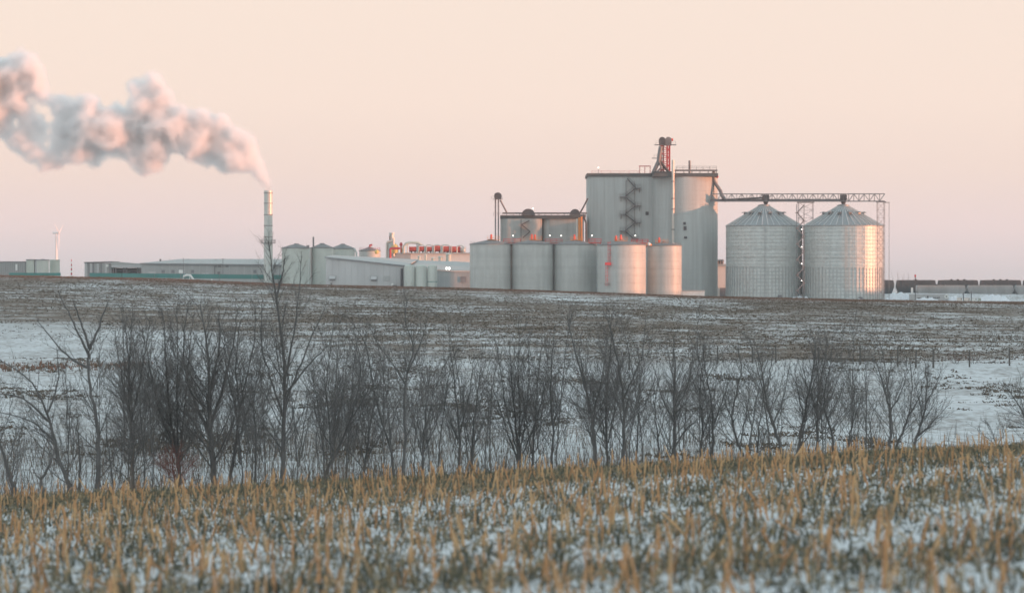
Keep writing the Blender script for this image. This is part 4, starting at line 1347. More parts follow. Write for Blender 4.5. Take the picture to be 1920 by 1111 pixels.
G1, G2 = 'dark rail cars on the rear track', 'grey rail cars on the front track'
dl = ['black hopper car with sloped ends, next to the steel bin', 'black hopper car with sloped ends behind the thin signal pole',
      'black hopper car with roof fittings, standing over the small utility boxes', 'black hopper car with roof fittings, over the round snow heaps', 'last black hopper car, cut off by the end of the view']
for k, (a, b2) in enumerate(((1602, 1676), (1680, 1754.5), (1758, 1834), (1837, 1914.5), (1918, 1994))):
    rail_car(dl[k], G1, a, b2, 902, 525, 549, M['car_dark'], 3 if k in (2, 3) else 1, 0)
fl_ = ['light grey hopper car half hidden by the snow bank with lettering', 'light grey hopper car above the utility boxes and snow heaps', 'light grey hopper car at the very end of the front track']
for k, (a, b2) in enumerate(((1716, 1810), (1812.5, 1900), (1902, 1990))):
    rail_car(fl_[k], G2, a, b2, 880, 534.5, 553, M['car_grey'], 2, 0)
tr_ = root('rail_track', 'snowy railway track carrying the grey and black hopper cars', 'track', (X(1800, 890), 890, gz(X(1800, 890), 890)))
for d in (880, 902):
    zr = (Z(553, 880) if d == 880 else Z(549, 902)) - 1.6
    MB().prism([(d - 3.2, min(zr - 2.5, -11.5)), (d + 3.2, min(zr - 2.5, -11.5)), (d + 1.7, zr - 0.18), (d - 1.7, zr - 0.18)], X(1560, d), X(2050, d), 'x').build('ballast', M['snowpile'], tr_)
    for wy in (-0.75, 0.75):
        MB().box(X(1805, d), d + wy, zr - 0.17, X(2050, d) - X(1560, d), 0.08, 0.17).build('rail', M['dark'], tr_)

# ------------------------------------------------------------------ snow heaps, boxes, sign wall by the track
def snow_heap(label, pxc, half, d, top, dep, seed, bumps=3):
    x, zb = X(pxc, d), gz(X(pxc, d), d) - 0.3
    hw = half * d / F
    h = Z(top, d) - zb
    r2 = np.random.default_rng(seed)
    n1, n2 = 34, 16
    u, v = np.meshgrid(np.linspace(-1, 1, n1), np.linspace(-1, 1, n2))
    prof = np.clip(1 - np.abs(u) ** 2.6, 0, 1) * np.clip(1 - np.abs(v) ** 2.2, 0, 1)
    lump = 0.80 + 0.2 * np.abs(np.sin(u * bumps * 1.9 + seed)) + 0.09 * np.sin(v * 5 + seed * 2) + 0.07 * r2.standard_normal(u.shape)
    z = zb + h * prof ** 0.6 * lump
    vs = np.stack([x + u * hw, d + v * dep, z], -1).reshape(-1, 3)
    ii_, jj_ = np.meshgrid(np.arange(n1 - 1), np.arange(n2 - 1))
    a_ = (jj_ * n1 + ii_).ravel()
    fcs = np.stack([a_, a_ + 1, a_ + n1 + 1, a_ + n1], -1)
    vs = vs - np.array([x, d, zb])
    o = link('snow_heap', fast_mesh('snow_heap', vs, fcs, M['snowpile'], smooth=True), None, (x, d, zb))
    tag(o, label, 'snow heap', 'snow heaps by the track')
    return o


snow_heap('low ploughed snow heap at the foot of the sunlit bin', 1686, 26, 838, 549, 5, 1)
snow_heap('rounded ploughed snow heaps running together below the grey rail cars', 1861, 34, 842, 552.5, 5, 2, 5)
snow_heap('smooth snow heap half covering the lettered wall', 1738, 26, 826, 558, 3, 3)
snow_heap('small snow heap between lettered wall and utility boxes', 1789, 20, 834, 556, 3, 4)
snow_heap('broad flat snow heap between the two bins', 1500, 22, 795, 555, 4, 5)
snow_heap('snow heap drifted against the front of the sunlit bin', 1600, 40, 783, 560, 4, 6)
d = 832.0
zg = gz(X(1745, d), d)
sg = root('sign_wall', 'long low pale wall with dark lettering below the rail cars', 'sign', (X(1742, d), d, zg))
MB().box(X(1742, d), d + 0.6, zg - 0.5, X(1779, d) - X(1706, d), 1.2, Z(551.5, d) - zg + 0.5).build('wall', M['wall'], sg)
MB().box(X(1742, d), d + 0.6, Z(551.5, d) + 0.005, X(1779.5, d) - X(1705.5, d), 1.5, 0.22).build('snow_cap', M['snowpile'], sg)
for a, b2, t0, b0 in ((1720, 1736, 557.6, 558.8), (1738, 1741, 554.6, 558.8), (1744, 1746, 556.3, 558.8), (1747.5, 1749, 556.3, 558.8), (1750, 1752, 556.3, 558.8), (1753.5, 1755.5, 556.3, 558.8), (1757, 1759, 556.3, 558.8), (1760, 1762, 556.3, 558.8)):
    MB().box(X((a + b2) / 2, d), d - 0.02, Z(b0, d), X(b2, d) - X(a, d), 0.05, Z(t0, d) - Z(b0, d)).build('letter', M['dark'], sg)
rs = root('round_sign', 'round white sign with a dark centre beside the lettered wall', 'sign', (X(1774.5, 829), 829, zg))
c = W(1774.5, 555.5, 829)
MB().tube([(c.x, 829, c.z), (c.x, 828.85, c.z)], 0.72, 18).build('disc', M['white'], rs)
MB().tube([(c.x, 828.84, c.z), (c.x, 828.8, c.z)], 0.25, 12).build('emblem', M['dark'], rs)
MB().beam((c.x, 829.1, zg - 0.3), (c.x, 829.1, c.z), 0.12).build('post', M['mid'], rs)
for lab, a, b2, top, mm, trim in (('white utility box with a yellow green end by the lettered wall', 1735, 1744, 559, 'white', 'wall_green'),
                                  ('cream utility box with a small dark dial, beside the thin pole', 1795, 1804.5, 557.5, 'wall_cream', 'dark'),
                                  ('cream utility box wider than its neighbour, with a latch', 1808, 1819, 558, 'wall_cream', 'mid'),
                                  ('pale blue grey utility box between cream and yellow boxes', 1822.5, 1832, 558, 'white', 'mid'),
                                  ('narrow olive utility box at the end of the row', 1834, 1839.5, 558.5, 'wall_green', 'dark')):
    d = 826.0
    zg = gz(X(a, d), d)
    ub = root('utility_box', lab, 'utility box', (X((a + b2) / 2, d), d, zg), 'utility boxes by the rail track')
    MB().box(X((a + b2) / 2, d), d + 0.5, zg - 0.2, X(b2, d) - X(a, d), 1.0, Z(top, d) - zg + 0.2).build('cabinet', M[mm], ub)
    MB().box(X((a + b2) / 2, d), d + 0.5, Z(top, d) + 0.004, X(b2, d) - X(a, d) + 0.2, 1.2, 0.14).build('lid', M['snowpile'], ub)
    MB().box(X(b2 - 2, d), d - 0.03, Z(top + 4, d), 0.35, 0.08, 0.45).build('latch', M[trim], ub)
for lab, p, top, bot, d in (('slim dark signal pole with a lamp head in front of the rail cars', 1716, 519, 566, 824), ('thin leaning pole between the cream utility boxes', 1806, 553, 575, 822),
                            ('thin short pole by the snow heaps', 1821, 550, 566, 822)):
    zg = gz(X(p, d), d)
    po = root('signal_pole', lab, 'pole', (X(p, d), d, zg))
    MB().beam((X(p, d), d, zg - 0.3), W(p + 0.3, top, d), 0.24).build('shaft', M['dark'], po)
    MB().box(X(p, d), d, Z(top, d) + 0.01, 0.5, 0.5, 0.8).build('head', M['red' if p == 1716 else 'mid'], po)
cb = root('relay_box', 'pale narrow relay box leaning against the black hopper car', 'box', (X(1710.5, 840), 840, gz(X(1710, 840), 840)))
MB().add([(X(1708.5, 840), 840, gz(X(1710, 840), 840) - 0.2), (X(1713, 840), 840, gz(X(1710, 840), 840) - 0.2), (X(1713, 840), 841, gz(X(1710, 840), 840) - 0.2), (X(1708.5, 840), 841, gz(X(1710, 840), 840) - 0.2),
          (X(1709, 840), 840, Z(539, 840)), (X(1712, 840), 840, Z(539, 840)), (X(1712, 840), 841, Z(539, 840)), (X(1709, 840), 841, Z(539, 840))],
         [(0, 3, 2, 1), (4, 5, 6, 7), (0, 1, 5, 4), (1, 2, 6, 5), (2, 3, 7, 6), (3, 0, 4, 7)]).build('cabinet', M['white'], cb)

# ------------------------------------------------------------------ fence and shrubs across the valley
dF = 178.0
fence = root('wire_fence', 'thin wire fence on weathered posts crossing the snowy valley', 'fence', (X(1650, dF), dF, gz(X(1650, dF), dF)))
fp = [1180, 1262, 1345, 1411, 1455, 1535, 1613, 1683, 1717, 1750, 1818, 1893, 1960]
tops = []
for k, p in enumerate(fp):
    dd = dF + 6 * math.sin(k * 0.5)
    x = X(p, dd)
    z0 = gz(x, dd)
    hh = 1.25 + 0.25 * ((k * 37) % 5) / 5
    MB().tube([(x, dd, z0 - 0.2), (x + 0.03 * math.sin(k), dd, z0 + hh)], 0.065 if k % 3 else 0.085, 7, 0.055).build('post', M['wood'], fence, True)
    tops.append(Vector((x, dd, z0)))
for h in (0.35, 0.7, 1.05):
    w = MB()
    for p, q in zip(tops[:-1], tops[1:]):
        w.tube([p + Vector((0, -0.07, h)), p.lerp(q, 0.5) + Vector((0, -0.07, h - 0.04)), q + Vector((0, -0.07, h))], 0.006, 3)
    w.build('wire', M['wood'], fence)


# ------------------------------------------------------------------ bare trees
def rand_perp(d, r):
    while True:
        v = Vector((r.gauss(0, 1), r.gauss(0, 1), r.gauss(0, 1)))
        v -= d * v.dot(d)
        if v.length > 0.1:
            return v.normalized()


def smooth_path(pts, n):
    """A Catmull-Rom curve through pts with n points."""
    out = []
    m = len(pts)
    for k in range(n):
        t = k / (n - 1) * (m - 1)
        i = min(int(t), m - 2)
        f = t - i
        a, b, c, e = pts[max(i - 1, 0)], pts[i], pts[i + 1], pts[min(i + 2, m - 1)]
        out.append(0.5 * ((2 * b) + (c - a) * f + (2 * a - 5 * b + 4 * c - e) * f * f + (3 * b - a - 3 * c + e) * f ** 3))
    return out


def grow(start, d, L, r0, level, lines, r, up, kids):
    n = 6 if level == 1 else (4 if level == 2 else 3)
    pts = [start]
    dd = d.copy()
    p = start.copy()
    for k in range(n - 1):
        dd = (dd + Vector((r.gauss(0, 0.09), r.gauss(0, 0.09), r.gauss(0, 0.07) + up))).normalized()
        p = p + dd * (L / (n - 1))
        pts.append(p)
    lines[level].append((pts, r0, r0 * (0.35 if level < 3 else 0.5)))
    if level >= 3:
        return
    nk = kids[level - 1]
    nk = max(1, int(nk * L / (1.3 if level == 1 else 0.6) + r.random()))
    for k in range(nk):
        f = 0.18 + 0.82 * (k + r.random()) / nk
        i = min(int(f * (n - 1)), n - 2)
        q = pts[i].lerp(pts[i + 1], f * (n - 1) - i)
        ax = (pts[i + 1] - pts[i]).normalized()
        ang = R(r.uniform(22, 52))
        nd = (ax * math.cos(ang) + rand_perp(ax, r) * math.sin(ang)).normalized()
        Lc = L * r.uniform(0.32, 0.62) * (1.2 - 0.55 * f)
        grow(q, nd, max(Lc, 0.12), max(r0 * 0.55 * (1 - 0.4 * f), 0.0046), level + 1, lines, r, up * 1.1, kids)


def tubes(lines, sides):
    """All branch lines as one set of tubes."""
    V, Fc = [], []
    base = 0
    groups = {}
    for pts, r0, r1 in lines:
        groups.setdefault(len(pts), []).append((pts, r0, r1))
    for n, items in groups.items():
        P = np.array([[tuple(p) for p in it[0]] for it in items])
        r0 = np.array([it[1] for it in items])[:, None]
        r1 = np.array([it[2] for it in items])[:, None]
        T = np.empty_like(P)
        T[:, 1:-1] = P[:, 2:] - P[:, :-2]
        T[:, 0] = P[:, 1] - P[:, 0]
        T[:, -1] = P[:, -1] - P[:, -2]
        T /= np.linalg.norm(T, axis=2, keepdims=True) + 1e-9
        ref = np.zeros_like(T)
        ref[..., 1] = 1.0
        S = np.cross(T, ref)
        S /= np.linalg.norm(S, axis=2, keepdims=True) + 1e-9
        U = np.cross(T, S)
        rad = (r0 + (r1 - r0) * np.linspace(0, 1, n)[None])[..., None]
        rings = [P + (S * math.cos(2 * math.pi * k / sides) + U * math.sin(2 * math.pi * k / sides)) * rad for k in range(sides)]
        vv = np.stack(rings, 2).reshape(-1, 3)
        m = len(items)
        idx = np.arange(m * n * sides).reshape(m, n, sides) + base
        a = idx[:, :-1, :]
        b = np.roll(idx, -1, 2)[:, :-1, :]
        c = np.roll(idx, -1, 2)[:, 1:, :]
        e = idx[:, 1:, :]
        Fc.append(np.stack([a, b, c, e], -1).reshape(-1, 4))
        V.append(vv)
        base += len(vv)
    return np.concatenate(V), np.concatenate(Fc)


def tree(label, name, D, paths, r0, dens=1.0, kids=(5.5, 3.6), spread=1.0, blen=0.42, seed=0, matn='bark', twig='twig', group=None, cat='tree', up=0.10, start=0.22):
    """paths: lists of photograph points (px, py); the first path is the trunk from the ground up, the others leave it."""
    r = random.Random(seed * 17 + 3)
    lines = {0: [], 1: [], 2: [], 3: []}
    p0 = paths[0][0]
    x = X(p0[0], D)
    zg = gz(x, D) - 0.15
    total = 0
    for k, pp in enumerate(paths):
        pts = []
        drift = r.uniform(-0.9, 0.9) * spread
        for j, (a, b) in enumerate(pp):
            f = j / max(len(pp) - 1, 1)
            dd = D + (drift * f if k else 0.25 * drift * f)
            pts.append(W(a, b, dd))
        if k == 0:
            base = Vector((x, D, zg))
            if pts[0].z > zg + 0.3:
                pts.insert(0, base)
            else:
                pts[0] = base
        n = 5 + 3 * len(pp)
        cur = smooth_path(pts, n)
        jit = 0.014
        cur = [cur[0]] + [c + Vector((r.gauss(0, jit), r.gauss(0, jit), 0)) for c in cur[1:]]
        ra = r0 if k == 0 else r0 * 0.45
        lines[0].append((cur, ra, ra * 0.10 + 0.003))
        Lp = sum((cur[i + 1] - cur[i]).length for i in range(n - 1))
        nb = max(3, int(Lp * 5.4 * dens))
        st = start if k == 0 else 0.1
        for j in range(nb):
            f = st + (1 - st) * (j + r.random()) / nb
            i = min(int(f * (n - 1)), n - 2)
            q = cur[i].lerp(cur[i + 1], f * (n - 1) - i)
            ax = (cur[i + 1] - cur[i]).normalized()
            ang = R(r.uniform(24, 56))
            nd = (ax * math.cos(ang) + rand_perp(ax, r) * math.sin(ang)).normalized()
            L = Lp * blen * r.uniform(0.45, 1.0) * (1.25 - 0.95 * f)
            grow(q, nd, max(min(L, 3.0), 0.3), max(ra * 0.24 * (1.1 - 0.75 * f), 0.0070), 1, lines, r, up, kids)
    t = root(name, label, cat, (x, D, zg), group)
    off = np.array([x, D, zg])
    v, f = tubes(lines[0], 8)
    v1, f1 = tubes(lines[1], 4)
    f = np.concatenate([f, f1 + len(v)])
    v = np.concatenate([v, v1])
    link('trunk', fast_mesh('trunk', v - off, f, M[matn], smooth=True), t)
    v, f = tubes(lines[2] + lines[3], 3)
    link('crown', fast_mesh('crown', v - off, f, M[twig]), t)
    return t


TG_ = 'bare trees in the gully'
TREES = [
    ('bare trunk leaning out over the stubble, bent away from the rest of the row', 71, [[(31, 935), (18, 890), (2, 835), (-25, 770), (-50, 700)]], 0.085, 0.6, {}),
    ('small forked bare tree with one broken stub', 70, [[(82, 928), (78, 900), (93, 870), (103, 838), (92, 800)], [(78, 902), (68, 888), (62, 878)]], 0.07, 0.7, dict(start=0.4)),
    ('bare tree bowed over with long arching limbs', 72, [[(136, 926), (118, 880), (102, 825), (88, 775), (55, 712), (-5, 672)], [(104, 830), (60, 790), (-10, 770)], [(92, 790), (40, 745), (-15, 738)], [(88, 775), (108, 720), (106, 650)]], 0.085, 0.8, {}),
    ('thin dead snag without a crown', 73, [[(148, 920), (150, 860), (145, 800), (146, 780)]], 0.05, 0.5, dict(blen=0.3)),
    ('bare tree with a knotted trunk ending in a fan of whips', 72, [[(182, 922), (185, 860), (182, 800), (170, 730), (165, 672), (170, 650)], [(168, 668), (140, 610), (108, 545)], [(169, 655), (150, 600), (135, 560)], [(170, 652), (190, 600), (205, 560)], [(166, 690), (120, 660), (70, 600)]], 0.10, 0.7, {}),
    ('thin twin stemmed sapling', 74, [[(212, 912), (206, 860), (200, 820), (196, 760)], [(224, 905), (230, 840), (234, 780), (238, 720)]], 0.04, 0.8, {}),
    ('bare tree with a dense egg shaped crown of fine twigs', 75, [[(249, 915), (250, 840), (243, 770), (242, 690), (248, 590)], [(246, 800), (228, 700), (215, 620)], [(247, 790), (268, 690), (280, 600)], [(244, 760), (240, 660), (228, 580)]], 0.08, 1.5, dict(kids=(6.5, 4.2))),
    ('many stemmed bare tree rising from rust leaved scrub', 75, [[(338, 908), (330, 840), (318, 770), (312, 690), (305, 580)], [(336, 880), (345, 780), (352, 690), (362, 590)], [(334, 860), (300, 770), (282, 690), (262, 600)], [(336, 870), (332, 760), (334, 660), (330, 575)]], 0.075, 1.3, dict(kids=(6.5, 4.4))),
    ('bare tree with the thickest trunk and a broad brushy crown', 74, [[(402, 912), (398, 850), (393, 790), (392, 720), (388, 650), (375, 570)], [(395, 800), (420, 720), (438, 640), (445, 580)], [(396, 820), (360, 740), (345, 660), (352, 570)], [(392, 740), (410, 660), (412, 580)]], 0.125, 1.3, dict(kids=(6.5, 4.4))),
    ('bare tree with a curved stem close to the thick trunk', 77, [[(432, 895), (443, 830), (448, 760), (442, 690), (450, 600)], [(445, 790), (462, 710), (478, 630), (480, 570)], [(445, 770), (425, 690), (420, 620)]], 0.07, 1.2, {}),
    ('slim bare sapling between thick trunk and tallest tree', 79, [[(478, 885), (480, 820), (475, 750), (490, 680), (488, 610)]], 0.045, 1.1, {}),
    ('tallest bare tree, its top rising across the chimney and pale tanks', 75, [[(530, 898), (531, 820), (534, 740), (532, 670), (522, 580), (512, 520), (503, 452)], [(533, 760), (560, 690), (590, 620), (612, 570)], [(533, 720), (552, 620), (560, 560), (565, 480)], [(532, 780), (505, 700), (490, 640), (492, 560)], [(518, 560), (530, 510), (534, 475)], [(533, 740), (582, 680), (622, 640)]], 0.088, 0.9, dict(kids=(4.5, 3.2), blen=0.36)),
    ('bare tree leaning hard over beside the tallest one', 76, [[(612, 885), (640, 830), (662, 770), (675, 700), (668, 640)], [(630, 850), (600, 800), (588, 750)], [(655, 790), (690, 730), (700, 660)]], 0.06, 1.0, {}),
    ('low bushy bare thicket beside the hard leaning tree', 78, [[(682, 888), (690, 830), (700, 760), (706, 690)], [(684, 870), (668, 800), (660, 720)], [(686, 860), (720, 800), (738, 730)], [(684, 880), (650, 840), (628, 800)]], 0.045, 1.3, {}),
    ('thin bare tree with one drooping arm', 77, [[(738, 885), (728, 830), (712, 780), (700, 720), (682, 640), (650, 590)], [(716, 790), (728, 720), (730, 660)]], 0.05, 0.9, {}),
    ('slender bare tree with a high fork', 75, [[(757, 888), (760, 820), (758, 760), (762, 705), (775, 650), (760, 600), (765, 560)], [(760, 720), (735, 680), (712, 650), (690, 605)], [(764, 700), (790, 640), (800, 600)]], 0.06, 0.9, {}),
    ('bushy bare sapling with a wide low fan', 79, [[(792, 882), (795, 820), (800, 760), (806, 690)], [(793, 860), (778, 800), (772, 740)], [(794, 850), (820, 790), (840, 720)]], 0.05, 1.3, {}),
    ('slim bare tree with a tall narrow spray of twigs', 80, [[(860, 880), (862, 820), (856, 760), (850, 700), (842, 630)], [(860, 820), (880, 740), (888, 660)], [(860, 830), (840, 770), (826, 710)]], 0.06, 1.2, {}),
    ('bare multistem clump with stems spreading like a vase', 81, [[(884, 872), (888, 800), (896, 740), (905, 660)], [(885, 850), (872, 790), (868, 720)], [(886, 840), (910, 780), (925, 710)]], 0.05, 1.2, {}),
    ('dense dark thicket of many upright stems', 80, [[(972, 872), (968, 800), (960, 730), (955, 640)], [(974, 860), (985, 780), (992, 700), (990, 630)], [(970, 860), (945, 790), (925, 730), (888, 690)], [(976, 860), (1005, 790), (1020, 720), (1030, 650)], [(971, 850), (950, 770), (938, 690), (930, 640)], [(974, 850), (975, 760), (972, 680), (975, 610)]], 0.06, 1.5, dict(kids=(6.5, 4.4))),
    ('second dark stem cluster right against the dense thicket', 83, [[(998, 868), (1003, 800), (1008, 720), (1015, 650)], [(996, 850), (985, 770), (975, 690)]], 0.055, 1.4, {}),
    ('straight slim bare tree after the dark thicket', 79, [[(1035, 862), (1036, 800), (1032, 740), (1036, 670), (1040, 610)], [(1036, 800), (1055, 740), (1065, 680)]], 0.05, 1.1, {}),
    ('bare tree with two dark limbs bent sharply away', 76, [[(1116, 868), (1112, 810), (1105, 755), (1090, 700), (1076, 650), (1062, 590)], [(1100, 735), (1090, 680), (1084, 645)], [(1108, 780), (1130, 710), (1140, 630)]], 0.08, 1.0, {}),
    ('dense bundle of thin whips between two trunks', 79, [[(1138, 862), (1137, 790), (1140, 710), (1146, 640), (1142, 580)], [(1139, 840), (1125, 760), (1120, 680)], [(1140, 830), (1155, 750), (1158, 660)]], 0.055, 1.5, dict(kids=(6.5, 4.4))),
    ('bare tree forking in a clean wide V', 76, [[(1168, 862), (1170, 800), (1168, 745), (1160, 690), (1150, 640), (1140, 600)], [(1169, 745), (1190, 700), (1205, 660), (1210, 600)]], 0.07, 1.0, {}),
    ('thin straight sapling beside the wide V fork', 80, [[(1194, 850), (1197, 790), (1200, 720), (1196, 650)]], 0.038, 1.0, {}),
    ('short bare sapling with a loose round head', 80, [[(1236, 858), (1232, 810), (1228, 760), (1236, 700)], [(1233, 820), (1248, 770), (1255, 720)]], 0.042, 1.1, {}),
    ('upright bare tree with a dark straight trunk and mid height limbs', 76, [[(1263, 866), (1265, 800), (1264, 740), (1266, 690), (1262, 630)], [(1265, 790), (1240, 740), (1228, 690)], [(1265, 770), (1290, 720), (1302, 660)], [(1264, 840), (1285, 805), (1305, 790)]], 0.08, 1.1, {}),
    ('slim bare tree leaning against its twin', 79, [[(1314, 858), (1318, 800), (1312, 740), (1318, 670)], [(1316, 820), (1335, 760), (1345, 700)]], 0.05, 1.2, {}),
    ('bare tree with a slightly bowed stem and fine top', 78, [[(1334, 860), (1338, 800), (1332, 740), (1322, 690), (1318, 640)], [(1336, 800), (1355, 750), (1368, 700)]], 0.055, 1.2, {}),
    ('bare sapling whose stem swings wide at the foot', 77, [[(1394, 858), (1380, 820), (1372, 780), (1382, 730), (1390, 690), (1382, 650)], [(1376, 790), (1358, 750), (1350, 710)], [(1388, 830), (1400, 770), (1405, 710)]], 0.055, 1.2, {}),
    ('low bare bush of crossing stems', 80, [[(1420, 850), (1425, 790), (1432, 730)], [(1422, 835), (1405, 780), (1398, 740)]], 0.042, 1.2, {}),
    ('bare tree with a long diagonal trunk', 76, [[(1466, 856), (1455, 810), (1440, 765), (1432, 715), (1426, 680), (1415, 640)], [(1450, 795), (1470, 740), (1480, 680)], [(1436, 740), (1445, 690), (1450, 650)]], 0.068, 1.1, {}),
    ('bare tree with twin parallel stems tilting uphill', 77, [[(1497, 852), (1505, 800), (1516, 740), (1525, 690), (1530, 640)], [(1500, 845), (1512, 780), (1522, 730), (1545, 670)], [(1508, 790), (1495, 730), (1490, 680)]], 0.065, 1.1, {}),
    ('upright bare tree with a full twiggy head', 79, [[(1532, 845), (1533, 790), (1535, 730), (1545, 680), (1552, 640)], [(1533, 790), (1560, 740), (1578, 690)], [(1534, 770), (1512, 720), (1505, 670)]], 0.058, 1.3, {}),
    ('bare tree curving like a bow beside the twiggy head', 78, [[(1563, 845), (1556, 800), (1545, 760), (1550, 710), (1562, 670)], [(1552, 785), (1575, 740), (1592, 700)]], 0.055, 1.2, {}),
    ('thin bare sapling standing apart beyond the bow shaped one', 80, [[(1590, 845), (1597, 800), (1602, 745), (1598, 690)], [(1596, 800), (1612, 755), (1625, 715)]], 0.045, 1.2, {}),
    ('short scrubby bush in the gap before the last trees', 81, [[(1635, 838), (1632, 800), (1638, 765)], [(1636, 825), (1650, 790), (1658, 765)], [(1634, 825), (1615, 795), (1605, 770)]], 0.03, 1.4, {}),
    ('bare tree with a clean Y fork near the end of the row', 77, [[(1667, 845), (1669, 805), (1668, 770), (1660, 735), (1650, 700), (1640, 670)], [(1668, 770), (1690, 735), (1700, 700)], [(1660, 735), (1668, 700), (1672, 665)]], 0.06, 1.0, {}),
    ('slim bare tree leaning gently beside the Y fork', 78, [[(1680, 845), (1695, 805), (1705, 770), (1710, 725), (1708, 680)], [(1704, 780), (1725, 740), (1735, 700)]], 0.05, 1.1, {}),
    ('last full bare tree of the row, with a round misty head', 77, [[(1713, 845), (1724, 805), (1734, 765), (1738, 725), (1735, 690)], [(1722, 815), (1750, 790), (1780, 755)], [(1735, 760), (1755, 720), (1765, 690)], [(1730, 790), (1722, 745), (1715, 710)]], 0.055, 1.4, dict(kids=(6.5, 4.4))),
    ('low bare bush alone on the open snow', 74, [[(1870, 848), (1862, 815), (1852, 790)], [(1872, 835), (1885, 805), (1892, 785)], [(1870, 835), (1845, 815), (1828, 800)]], 0.025, 1.2, {}),
    ('bare bush whose tangled twigs reach in at the frame edge', 73, [[(1945, 850), (1925, 790), (1905, 750), (1885, 725)], [(1942, 830), (1918, 770), (1912, 700)], [(1944, 830), (1960, 760), (1965, 690)]], 0.045, 1.3, {}),
]
for k, (lab, D, paths, r0, dens, kw) in enumerate(TREES):
    tree(lab, 'bare_tree', D, paths, r0, dens, seed=k + 1, group=TG_, **kw)
# rust coloured scrub at the foot of the trees and reddish shrubs along the fence
tree('low shrub with rust red leaves at the foot of the many stemmed tree', 'rust_shrub', 71, [[(328, 915), (325, 880), (322, 850)], [(330, 905), (350, 880), (362, 868)], [(328, 905), (310, 880), (300, 862)]], 0.02, 2.6,
     seed=90, twig='redtwig', matn='redtwig', cat='shrub', kids=(9, 7), blen=0.7)
for k, (p, w, h, lab) in enumerate(((1793, 14, 32, 'rust shrub beside the double fence post'), (1826, 12, 28, 'rust shrub with a leaning stem right of the fence corner'), (1580, 10, 26, 'small dark shrub by the fence behind the trees'),
                                   (1640, 16, 20, 'flat brown shrub under the fence wire'), (1868, 26, 14, 'long low rust shrub creeping along the fence'), (1700, 24, 14, 'low olive shrub on the snow bank'),
                                   (1345, 14, 20, 'fallen dark shrub beside a fence post'))):
    b = 690
    tree(lab.replace('right of', 'past'), 'fence_shrub', 176, [[(p, b), (p - 2, b - h * 0.6), (p - 3, b - h)], [(p, b - 3), (p - w * 0.6, b - h * 0.5), (p - w, b - h * 0.8)], [(p, b - 3), (p + w * 0.5, b - h * 0.5), (p + w, b - h * 0.8)]],
         0.03, 2.4, seed=120 + k, twig='redtwig' if k in (0, 1, 4) else 'twig', cat='shrub', kids=(8, 6), blen=0.5, group='shrubs along the fence')

# thin saplings filling the brush
rs_ = random.Random(77)
for k in range(84):
    p = rs_.uniform(-10, 1700) if k % 3 else rs_.uniform(230, 720)
    D = rs_.uniform(72, 100)
    b = 890 - 0.045 * p
    h = rs_.uniform(110, 275)
    ln = rs_.uniform(-45, 45)
    pa = [[(p, b), (p + ln * 0.25, b - h * 0.35), (p + ln * 0.55, b - h * 0.7), (p + ln, b - h)], [(p + ln * 0.1, b - h * 0.2), (p - ln * 0.5, b - h * 0.5), (p - ln * 0.8, b - h * 0.8)]]
    tree('thin bare sapling in the brush between the gully trees', 'sapling', D, pa, rs_.uniform(0.018, 0.036), 1.1, seed=300 + k, cat='sapling', group='thin saplings in the gully brush', kids=(4.2, 3.0), start=0.2)
# faint trees far out on the plain
for k, (p, top, lab) in enumerate(((1683, 507, 'faint far tree beyond the black hopper cars'), (1703, 512, 'smaller faint far tree beyond the signal pole'), (318, 483, 'faint far treetop above the warehouse roof'))):
    D = 1300
    b = HORIZON - gz(X(p, D), D) * F / D
    tree(lab, 'far_tree', D, [[(p, b), (p + 1, (b + top) / 2), (p, top)], [(p, b - 4), (p - 8, (b + top) / 2 - 3), (p - 12, top + 3)], [(p, b - 4), (p + 8, (b + top) / 2 - 2), (p + 13, top + 4)]], 0.2, 0.25, seed=400 + k, kids=(1.2, 0.8), blen=0.35, group='faint trees far out on the plain')

# ------------------------------------------------------------------ stubble
def patch_noise(x, y, s, seed):
    q = np.random.default_rng(seed)
    z = np.zeros_like(x)
    for k in range(7):
        th, ph, w = q.uniform(0, 6.28), q.uniform(0, 6.28), s * q.uniform(0.6, 2.2)
        z += np.sin(w * (x * math.cos(th) + y * math.sin(th)) + ph + 1.3 * np.sin(w * 0.6 * (x * math.sin(th) - y * math.cos(th))))
    return z / 3.5


